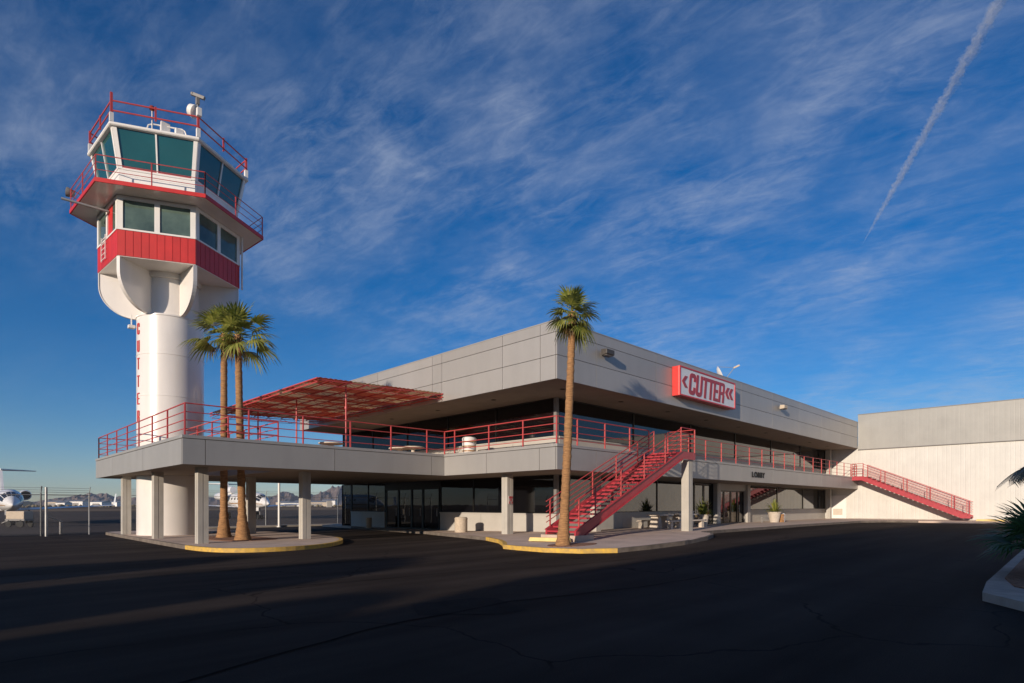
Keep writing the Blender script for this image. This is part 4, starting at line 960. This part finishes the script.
# ------------------------------------------------------------------ aircraft
def jet(label, nose, tail, tri=False, length=20.0, rad=1.2, wz=1.35, seed=1):
    a = math.atan2(tail[1] - nose[1], tail[0] - nose[0]); t = thing('business_jet', label, 'aircraft', (nose[0], nose[1], 0), 'business jets parked on the apron', a)
    Mx = Matrix.Translation((nose[0], nose[1], 0)) @ Matrix.Rotation(a, 4, 'Z')     # local x runs from nose to tail
    zc = wz + rad * 1.05; L = length; fu = MB()
    st = [(0, .02, -.45), (.25, .2, -.42), (.8, .42, -.34), (1.6, .68, -.2), (2.5, .90, -.06), (3.6, 1.0, 0), (L * .62, 1.0, 0), (L * .75, .86, .08), (L * .88, .5, .3), (L * .97, .18, .5), (L, .05, .55)]
    n = 28; vs = []
    for x, r, dz in st:
        for i_ in range(n): q = 2 * math.pi * i_ / n; vs.append((x, r * rad * math.cos(q), zc + dz * rad + r * rad * math.sin(q)))
    fs = [(k * n + i_, k * n + (i_ + 1) % n, (k + 1) * n + (i_ + 1) % n, (k + 1) * n + i_) for k in range(len(st) - 1) for i_ in range(n)] + [tuple(range(n - 1, -1, -1)), tuple((len(st) - 1) * n + i_ for i_ in range(n))]
    fu.add(vs, fs).build('fuselage', M_jet, t, smooth=True, M=Mx)
    def ring(x):
        for (x0, r0, d0), (x1, r1, d1) in zip(st, st[1:]):
            if x0 <= x <= x1: f = (x - x0) / (x1 - x0); return (r0 + (r1 - r0) * f) * rad, zc + (d0 + (d1 - d0) * f) * rad
    def skin(x, q, o=.012): r, z = ring(x); return Vector((x, (r + o) * math.cos(q), z + (r + o) * math.sin(q)))
    def patch(mb, x0, x1, q0, q1, nx=3, nq=3):
        for i_ in range(nx):
            for j in range(nq):
                xa, xb = x0 + (x1 - x0) * i_ / nx, x0 + (x1 - x0) * (i_ + 1) / nx; qa, qb = q0 + (q1 - q0) * j / nq, q0 + (q1 - q0) * (j + 1) / nq
                mb.add([skin(xa, qa), skin(xb, qa), skin(xb, qb), skin(xa, qb)], [(0, 1, 2, 3)])
    for q0, q1 in ((8, 34), (38, 62), (66, 88), (92, 114), (118, 142), (146, 172)):
        patch(mb := MB(), 1.35, 2.2, R(q0), R(q1)); mb.build('cockpit_window', M_jetglass, t, M=Mx)
    for sgn in (0, 1):
        for k in range(6):
            x = 5 + k * 1.1; q = R(14) if sgn == 0 else R(166); patch(mb := MB(), x, x + .4, q - R(9), q + R(9), 2, 2); mb.build('cabin_window', M_jetglass, t, M=Mx)
        s = MB(); q = R(-22) if sgn == 0 else R(202); patch(s, .9, L * .7, q - R(4), q + R(4), 14, 1); s.build('stripe', M_gold, t, M=Mx)
    for sg in (1, -1):
        w = MB(); r0, r1 = L * .40, L * .60; span = L * .50
        def sec(x0, x1, y, z, th): return [(x0, y, z), ((x0 + x1) / 2, y, z - th * .4), (x1, y, z), ((x0 * .65 + x1 * .35), y, z + th)]
        A = sec(r0, r1, sg * .3, wz + .1, .2); B = sec(L * .56, L * .62, sg * span, wz + .55, .06); C_ = sec(L * .60, L * .635, sg * (span + .25), wz + 1.75, .03)
        w.add(A + B + C_, [(0, 1, 5, 4), (1, 2, 6, 5), (2, 3, 7, 6), (3, 0, 4, 7), (4, 5, 9, 8), (5, 6, 10, 9), (6, 7, 11, 10), (7, 4, 8, 11), (8, 9, 10, 11), (3, 2, 1, 0)])
        w.build('wing', M_jet, t, M=Mx)
        en = MB(); ex = L * .66; pr = [(.30, 0), (.44, .0), (.50, .4), (.5, 1.4), (.40, 2.5), (.28, 3.0)]
        en.lathe(pr, (0, 0, 0), 20); Me = Mx @ Matrix.Translation((ex, sg * (rad + .62), zc + .55)) @ Matrix.Rotation(R(90), 4, 'Y')
        eo = en.build('engine', M_jet, t, smooth=True, M=Me); MB().lathe([(.40, -.012), (.1, -.004)], (0, 0, 0), 20).build('intake', M_rubber, eo, M=Me)
        MB().box((ex + .6, min(sg * rad * .7, sg * (rad + .3)), zc + .45), (ex + 2, max(sg * rad * .7, sg * (rad + .3)), zc + .6)).build('pylon', M_jet, eo, M=Mx)
    def fin(mb, pts, th):
        n = len(pts); mb.add([(x, -th, z) for x, z in pts] + [(x, th, z) for x, z in pts], [tuple(range(n)), tuple(range(2 * n - 1, n - 1, -1))] + [(i_, n + i_, n + (i_ + 1) % n, (i_ + 1) % n) for i_ in range(n)])
    f_ = MB(); fin(f_, [(L * .76, zc + rad * .8), (L * .97, zc + rad * .7), (L * 1.06, wz + 4.1), (L * .955, wz + 4.1)], .11); f_.build('tail_fin', M_jet, t, M=Mx)
    tp2 = MB(); zt = wz + 4.12 if not tri else wz + 3.2; tp2.add([(L * .95, 0, zt), (L * 1.06, 0, zt), (L * 1.1, 2.9, zt + .05), (L * 1.045, 2.9, zt + .05), (L * 1.1, -2.9, zt + .05), (L * 1.045, -2.9, zt + .05)] + [(L * .95, 0, zt + .14), (L * 1.06, 0, zt + .1), (L * 1.1, 2.9, zt + .1), (L * 1.045, 2.9, zt + .1), (L * 1.1, -2.9, zt + .1), (L * 1.045, -2.9, zt + .1)],
        [(3, 2, 1, 0), (0, 1, 4, 5), (6, 7, 8, 9), (11, 10, 7, 6), (0, 6, 9, 3), (5, 11, 6, 0), (3, 9, 8, 2), (1, 7, 10, 4), (2, 8, 7, 1), (4, 10, 11, 5)]); tp2.build('tailplane', M_jet, t, M=Mx)
    if tri: MB().lathe([(.3, 0), (.42, 0), (.48, .5), (.45, 2.6), (.3, 3.6)], (0, 0, 0), 18).build('engine', M_jet, t, smooth=True, M=Mx @ Matrix.Translation((L * .74, 0, zc + rad + .45)) @ Matrix.Rotation(R(90), 4, 'Y'))
    for gx, gy, wr in ((2.7, 0, .28), (L * .55, 1.7, .42), (L * .55, -1.7, .42)):
        g_ = MB().tube((gx, gy, wr), (gx + .1, gy, wz + .5), .07, 8).tube((gx + .5, gy, wz + .5), (gx, gy, wr + .3), .035, 6).build('landing_gear', M_grey, t, M=Mx)
        for o in (-.2, .2): MB().tube((gx, gy + o - .09, wr), (gx, gy + o + .09, wr), wr, 16).build('wheel', M_rubber, g_, M=Mx)
        if gy == 0: MB().box((gx - .35, -.04 + .3, wz - .25), (gx + .4, .34, wz + .35)).build('gear_door', M_jet, g_, M=Mx)
    return t
def pt(u, d): return (d * (.7037 + .7105 * u), d * (.7105 - .7037 * u))
jet('white business jet with tan stripe facing forward at the far left edge', pt(-.857, 47), pt(-.884, 64), length=17.0, rad=.95, wz=1.1)
jet('white business jet seen through the deck columns behind the two palm trunks', pt(-.417, 67), pt(-.505, 80), tri=True, length=16, rad=.95, wz=1.25)

gx, gy = pt(-.845, 44.5); gu = thing('power_cart', 'beige ground power cart standing in front of the left jet', 'cart', (gx, gy, 0))
Mg = Matrix.Translation((gx, gy, 0)) @ Matrix.Rotation(R(-50), 4, 'Z')
MB().box((-.75, -.4, .62), (.75, .4, 1.22)).build('body', M_can, gu, bevel=.04, M=Mg); MB().box((-.8, -.42, .5), (.8, .42, .62)).bar((-.8, 0, .55), (-1.5, 0, .3), .06, .06).build('chassis', M_grey, gu, M=Mg)
for wx_ in (-.5, .5):
    for wy_ in (-.45, .38): MB().tube((wx_, wy_, .24), (wx_, wy_ + .08, .24), .24, 14).bar((wx_, wy_ + .04, .24), (wx_, wy_ + .04, .55), .06, .06).build('wheel', M_rubber, gu, M=Mg)

# ------------------------------------------------------------------ far airfield buildings
random.seed(12)
fg = 'far airfield buildings along the horizon'
fars = []
for k, (px, d, w, h) in enumerate([(56, 640, 16, 5), (64, 620, 9, 4), (76, 700, 22, 6), (88, 760, 14, 4), (101, 680, 18, 5), (116, 720, 12, 5), (284, 700, 14, 5), (292, 660, 22, 4), (303, 760, 18, 6), (317, 690, 26, 5), (330, 720, 16, 7), (262, 720, 14, 5), (20, 700, 24, 5)]):
    x, y = pt((px - 512) / 582.5, d); t = thing('airfield_building', 'low pale building far off along the horizon line', 'building', (x, y, 0), fg, R(-45) + random.uniform(-.3, .3))
    Mx = Matrix.Translation((x, y, 0)) @ Matrix.Rotation(t.rotation_euler.z, 4, 'Z')
    MB().box((-w / 2, -6, -.1), (w / 2, 6, h)).build('wall', M_white if k % 3 else M_can, t, M=Mx)
    MB().add([(-w / 2 - .4, -6.4, h), (w / 2 + .4, -6.4, h), (w / 2 + .4, 0, h + 1.6), (-w / 2 - .4, 0, h + 1.6), (w / 2 + .4, 6.4, h), (-w / 2 - .4, 6.4, h)], [(0, 1, 2, 3), (3, 2, 4, 5), (0, 3, 5), (1, 4, 2), (0, 5, 4, 1)]).build('roof', M_steel, t, M=Mx)
    MB().box((-w * .3, -6.06, -.05), (w * .3, -6, h * .7)).build('door', M_grey, t, M=Mx)
def scrub():
    mb = MB(); random.seed(31)
    for k in range(900):
        az = R(random.uniform(52, 100)); D = random.uniform(520, 1400); p = Vector((D * math.cos(az), D * math.sin(az), 0)); s = random.uniform(.6, 1.7)
        for j in range(3):
            c = p + Vector((random.uniform(-s, s), random.uniform(-s, s), 0)); r = s * random.uniform(.5, 1)
            mb.lathe([(r * .5, 0), (r, r * .6), (r * .7, r * 1.2), (r * .15, r * 1.5)], c, 6)
    o = mb.build('scrub', mat('desert scrub', (0.20, 0.165, 0.105), 1, 0, 0.2, .05)); tag(o, 'low desert scrub along the far side of the airfield', 'scrub', None, 'stuff')
scrub()

# ------------------------------------------------------------------ small objects
def trash_can(label, x, y, r, h, m=M_can, z=None, bands=False):
    z = gz(x, y) + .15 if z is None else z; t = thing('trash_can', label, 'trash can', (x, y, z))
    MB().lathe([(r * .96, 0), (r, .03), (r, h * .86), (r * 1.04, h * .87), (r * 1.04, h * .93), (r, h * .94)], (x, y, z), 28).build('body', m, t, smooth=True)
    MB().lathe([(r * .98, h * .94), (r * .9, h), (r * .5, h * 1.02), (r * .45, h * .97)], (x, y, z), 28).build('lid', m, t, smooth=True)
    if bands:
        for k in range(3): MB().lathe([(r * 1.005, h * (.2 + .25 * k)), (r * 1.02, h * (.21 + .25 * k)), (r * 1.02, h * (.27 + .25 * k)), (r * 1.005, h * (.28 + .25 * k))], (x, y, z), 28).build('band', M_gold, t, smooth=True)
    return t
trash_can('large round beige trash can on the pavement left of the front column', 19.95, 24.0, .34, .80)
trash_can('small slim beige trash can in front of the glass under the deck', 20.6, 34.4, .2, .68)
trash_can('white banded trash can standing on the upper deck walkway', 19.75, 23.1, .36, .95, M_white, DT - .02, True)
def round_table(label, x, y):
    t = thing('round_table', label, 'table', (x, y, DT - .02), 'round tables on the upper deck'); z = DT - .02
    MB().lathe([(.58, .58), (.62, .60), (.62, .65), (.58, .67)], (x, y, z), 32).build('tabletop', M_table, t, smooth=True)
    MB().lathe([(.26, 0), (.26, .06), (.12, .12), (.10, .48), (.22, .58)], (x, y, z), 20).build('pedestal', M_table, t, smooth=True)
round_table('round concrete table under the canopy, left one on the upper deck', 14.6, 28.1)
round_table('round concrete table beside the railing post, left of the close pair', 18.7, 27.9)
round_table('round concrete table nearer the walkway corner, right of the close pair', 18.9, 26.9)
def picnic(label, x, y, rz):
    z = gz(x, y) + .15; t = thing('picnic_table', label, 'picnic table', (x, y, z), 'concrete picnic tables under the walkway', rz); Mx = Matrix.Translation((x, y, z)) @ Matrix.Rotation(rz, 4, 'Z')
    MB().box((-.95, -.42, .70), (.95, .42, .79)).build('tabletop', M_table, t, bevel=.02, M=Mx)
    for s in (-.55, .55): MB().hexa([(s - .2, -.3, 0), (s + .2, -.3, 0), (s + .2, .3, 0), (s - .2, .3, 0)], [(s - .14, -.22, .70), (s + .14, -.22, .70), (s + .14, .22, .70), (s - .14, .22, .70)]).build('pedestal', M_table, t, bevel=.015, M=Mx)
    for sy in (-.85, .85):
        b = MB().box((-.9, sy - .16, .38), (.9, sy + .16, .46)).build('bench', M_table, t, bevel=.015, M=Mx)
        for s in (-.6, .6): MB().box((s - .12, sy - .1, 0), (s + .12, sy + .1, .38)).build('bench_leg', M_table, b, M=Mx)
picnic('concrete picnic table left of the white stair column, nearer the stairs', 28.6, 17.2, R(8))
picnic('concrete picnic table partly hidden behind the white stair column', 31.3, 17.3, R(-5))
def pot(label, x, y, r, h, seed, pr):
    z = gz(x, y) + .15; t = thing('potted_plant', label, 'potted plant', (x, y, z), 'potted plants by the lobby doors'); random.seed(seed)
    MB().lathe([(r * .68, 0), (r * .8, h * .3), (r, h * .9), (r * 1.08, h * .92), (r * 1.08, h), (r * .92, h), (r * .9, h * .9)], (x, y, z), 24).build('pot', M_table, t, smooth=True)
    c = MB(); b = Vector((x, y, z + h * .9))
    for k in range(150):
        az = random.uniform(0, 6.28); el = R(random.uniform(15, 88)); L = pr * random.uniform(.7, 1.35); d = Vector((math.cos(az) * math.cos(el), math.sin(az) * math.cos(el), math.sin(el))); s = Vector((-math.sin(az), math.cos(az), 0)) * .035
        p0 = b + d * .03; p1 = b + d * L * .55; p2 = b + d * L + Vector((0, 0, -.3 * L * math.cos(el))); c.add([p0 - s * .4, p0 + s * .4, p1 + s, p1 - s, p2], [(0, 1, 2, 3), (3, 2, 4)])
    c.build('leaves', M_frond, t)
pot('potted plant in a tall pale pot beside the white stair column', 33.0, 16.9, .34, .72, 2, .95)
pot('potted plant in a wide pale pot right of the lobby doors', 45.0, 17.3, .46, .78, 6, .95)
ur = thing('ash_urn', 'small white cylindrical ash urn next to the wide potted plant', 'ash urn', (46.0, 17.1, .39)); MB().lathe([(.19, 0), (.2, .05), (.2, .62), (.17, .66), (.14, .62)], (46.0, 17.1, .39), 20).build('body', M_white, ur, smooth=True); MB().lathe([(.14, .62), (.02, .63)], (46.0, 17.1, .39), 20).build('sand', M_can, ur)
bx_ = thing('newspaper_rack', 'small brown and white rack standing between the wide pot and the ash urn', 'rack', (45.6, 17.0, .39), rz=R(10)); MB().box((45.45, 16.85, .39), (45.48, 17.15, 1.0)).box((45.72, 16.85, .39), (45.75, 17.15, 1.0)).box((45.48, 17.12, .5), (45.72, 17.15, 1.0)).build('frame', M_trunk, bx_); MB().box((45.49, 16.9, .55), (45.71, 16.95, .85)).build('paper', M_white, bx_)
hy = thing('door_stop', 'short dark post standing right of the lobby doors', 'post', (44.2, 17.9, .39)); MB().lathe([(.1, 0), (.1, .04), (.035, .05), (.035, .3), (.09, .32), (.09, .42), (0, .45)], (44.2, 17.9, .39), 14).build('body', M_grey, hy, smooth=True)
def stop(label, a, b, z, m=M_yblock):
    a, b = Vector((*a, z)), Vector((*b, z)); t = thing('wheel_stop', label, 'wheel stop', tuple((a + b) / 2)); d = (b - a).normalized(); s = Vector((-d.y, d.x, 0)); u = Vector((0, 0, 1))
    MB().hexa([a - s * .1, b - s * .1, b + s * .1, a + s * .1], [a - s * .06 + u * .15 + d * .04, b - s * .06 + u * .15 - d * .04, b + s * .06 + u * .15 - d * .04, a + s * .06 + u * .15 + d * .04]).build('block', m, t, bevel=.012)
stop('yellow concrete wheel stop beside the lone palm and front stairs', (16.55, 15.75), (17.25, 14.2), .28)
stop('yellow concrete wheel stop at the foot of the hangar staircase', (60.2, 7.1), (60.2, 5.2), .39)
def wall_light(label, x, m):
    t = thing('wall_light', label, 'wall light', (x, BY, 8.55), 'box lights on the roof fascia')
    MB().hexa([(x - .3, BY - .44, 8.5), (x + .3, BY - .44, 8.5), (x + .3, BY - .12, 8.45), (x - .3, BY - .12, 8.45)], [(x - .3, BY - .44, 8.72), (x + .3, BY - .44, 8.72), (x + .3, BY - .12, 8.75), (x - .3, BY - .12, 8.75)]).build('housing', m, t, bevel=.02)
    MB().box((x - .08, BY - .14, 8.5), (x + .08, BY - .0, 8.68)).build('bracket', M_grey, t)
    MB().box((x - .24, BY - .40, 8.455), (x + .24, BY - .2, 8.475)).build('lens', M_grey, t)
wall_light('dark box wall light on the roof fascia between the palm and the sign', 21.7, mat('dark bronze paint', (0.06, 0.052, 0.045), 0.5)); wall_light('beige box wall light on the roof fascia far right of the sign', 42.6, M_can)
# satellite dish on the roof
dx_, dy_ = 37.3, 18.0
dsh = thing('satellite_dish', 'white satellite dish with a feed arm on the roof behind the sign', 'satellite dish', (dx_, dy_, RT))
dd_ = Vector((.50, -.82, .42)).normalized(); Md = Matrix.Translation((dx_, dy_, RT + .95)) @ dd_.to_track_quat('Z', 'Y').to_matrix().to_4x4()
MB().lathe([(.05, 0), (.25, .03), (.42, .09), (.53, .15), (.55, .15), (.43, .06), (.25, 0), (.05, -.03)], (0, 0, 0), 28).build('dish', M_white, dsh, smooth=True, M=Md)
MB().tube((dx_, dy_, RT), (dx_, dy_, RT + .95), .05, 8).build('mast', M_steel, dsh)
fpnt = Vector((dx_, dy_, RT + .95)) + dd_ * 1.1
ar = MB().tube(Md @ Vector((0, -.54, .15)), fpnt, .025, 6).tube(Md @ Vector((0, .54, .15)), fpnt, .015, 6).build('feed_arm', M_steel, dsh)
MB().bar(fpnt - dd_ * .05, fpnt + dd_ * .35, .10, .10).build('feed', M_can, ar)
# notice on the front column
nt_ = thing('notice', 'small red and white notice fixed to the front column', 'sign', (19.5, 19.74, 1.6)); MB().box((19.37, 19.76, 1.74), (19.63, 19.803, 2.12)).build('board', mat('faded sign board', (0.40, 0.34, 0.32), 0.6), nt_); MB().box((19.385, 19.753, 2.0), (19.615, 19.76, 2.10)).box((19.385, 19.753, 1.76), (19.45, 19.76, 1.86)).box((19.55, 19.753, 1.76), (19.615, 19.76, 1.86)).box((19.46, 19.753, 1.88), (19.54, 19.76, 1.98)).build('red_marks', M_letter, nt_)

# ------------------------------------------------------------------ what stands behind the camera (casts the long shadows)
wh = thing('warehouse', 'long low warehouse behind the viewpoint whose shade covers the lot', 'building', (-15, -12, 0))
MB().box((-40.4, -24, 0), (9, -4.5, 11.1)).build('wall', M_hangar, wh); MB().box((-40.45, -24.1, 11.1), (9.05, -4.45, 11.25)).build('roof', M_steel, wh)
for k in range(6): MB().box((-36 + 7.5 * k, -4.5, .05), (-32 + 7.5 * k, -4.44, 3.2)).build('door', M_grey, wh)
def shade_tree(label, x, y, h, r, seed):
    random.seed(seed); t = thing('shade_tree', label, 'tree', (x, y, 0), 'trees behind the viewpoint'); MB().sweep([(x, y, -.1), (x + .1, y, h * .3), (x, y + .1, h * .75)], [.28, .2, .07], 10).build('trunk', M_trunk, t, smooth=True)
    c = MB()
    for k in range(6500):
        f = random.random() ** .8; a = random.uniform(0, 2 * math.pi); z = h * (.18 + .82 * f); top = max(0, (z - h + r * 1.1) / (r * 1.1)); rr = r * math.sqrt(max(.02, 1 - top * top)) * random.random() ** .45 * (1 + .12 * math.sin(3 * a + z)); p = Vector((x + rr * math.cos(a), y + rr * math.sin(a), z)); q = Vector((random.gauss(0, 1), random.gauss(0, 1), random.gauss(0, 1))).normalized(); s = q.orthogonal().normalized() * .27; w = q.cross(s).normalized() * .2
        c.add([p - s, p + w, p + s, p - w], [(0, 1, 2, 3)])
    c.build('crown', M_tree, t)
shade_tree('bushy tree farthest from the warehouse behind the viewpoint', -38, 7.3, 10.0, 1.85, 1)
shade_tree('bushy tree between two others behind the viewpoint', -38, 1.9, 10.8, 2.3, 2)
shade_tree('bushy tree nearest the warehouse behind the viewpoint', -38, -2.7, 9.8, 1.35, 3)

# ------------------------------------------------------------------ contrail high above the airfield
def contrail():
    a, b = Vector((8370, 534, 6000)), Vector((15198, 3867, 6000)); random.seed(9); n = 420; vs = []; m = 22
    d = (b - a).normalized(); s = d.cross(Vector((0, 0, 1))).normalized(); u = Vector((0, 0, 1))
    for k in range(n):
        f = k / (n - 1); p = a + (b - a) * f; r0 = 74 * (1 - .45 * f) * (1 if f < .7 else max(.03, (1 - f) / .3) ** .7)
        for i_ in range(m):
            q = 2 * math.pi * i_ / m; nn = mnoise.fractal(Vector((f * 110, math.cos(q) * 1.6, math.sin(q) * 1.6 + 7)), .55, 2.1, 6); r = max(2, r0 * (.95 + .95 * nn)); vs.append(p + s * (r * math.cos(q)) + u * (r * math.sin(q)))
    fs = [(k * m + i_, k * m + (i_ + 1) % m, (k + 1) * m + (i_ + 1) % m, (k + 1) * m + i_) for k in range(n - 1) for i_ in range(m)] + [tuple(range(m - 1, -1, -1)), tuple((n - 1) * m + i_ for i_ in range(m))]
    mt = bpy.data.materials.new('ice cloud'); mt.use_nodes = True; mt.node_tree.nodes.clear(); v = mt.node_tree.nodes.new('ShaderNodeVolumePrincipled'); v.inputs['Color'].default_value = (1, 1, 1, 1); v.inputs['Density'].default_value = .0024; v.inputs['Anisotropy'].default_value = 0
    o = mt.node_tree.nodes.new('ShaderNodeOutputMaterial'); mt.node_tree.links.new(v.outputs[0], o.inputs['Volume'])
    ob = MB().add(vs, fs).build('contrail', mt, smooth=True); tag(ob, 'white aircraft contrail crossing the upper right sky', 'contrail')
contrail()
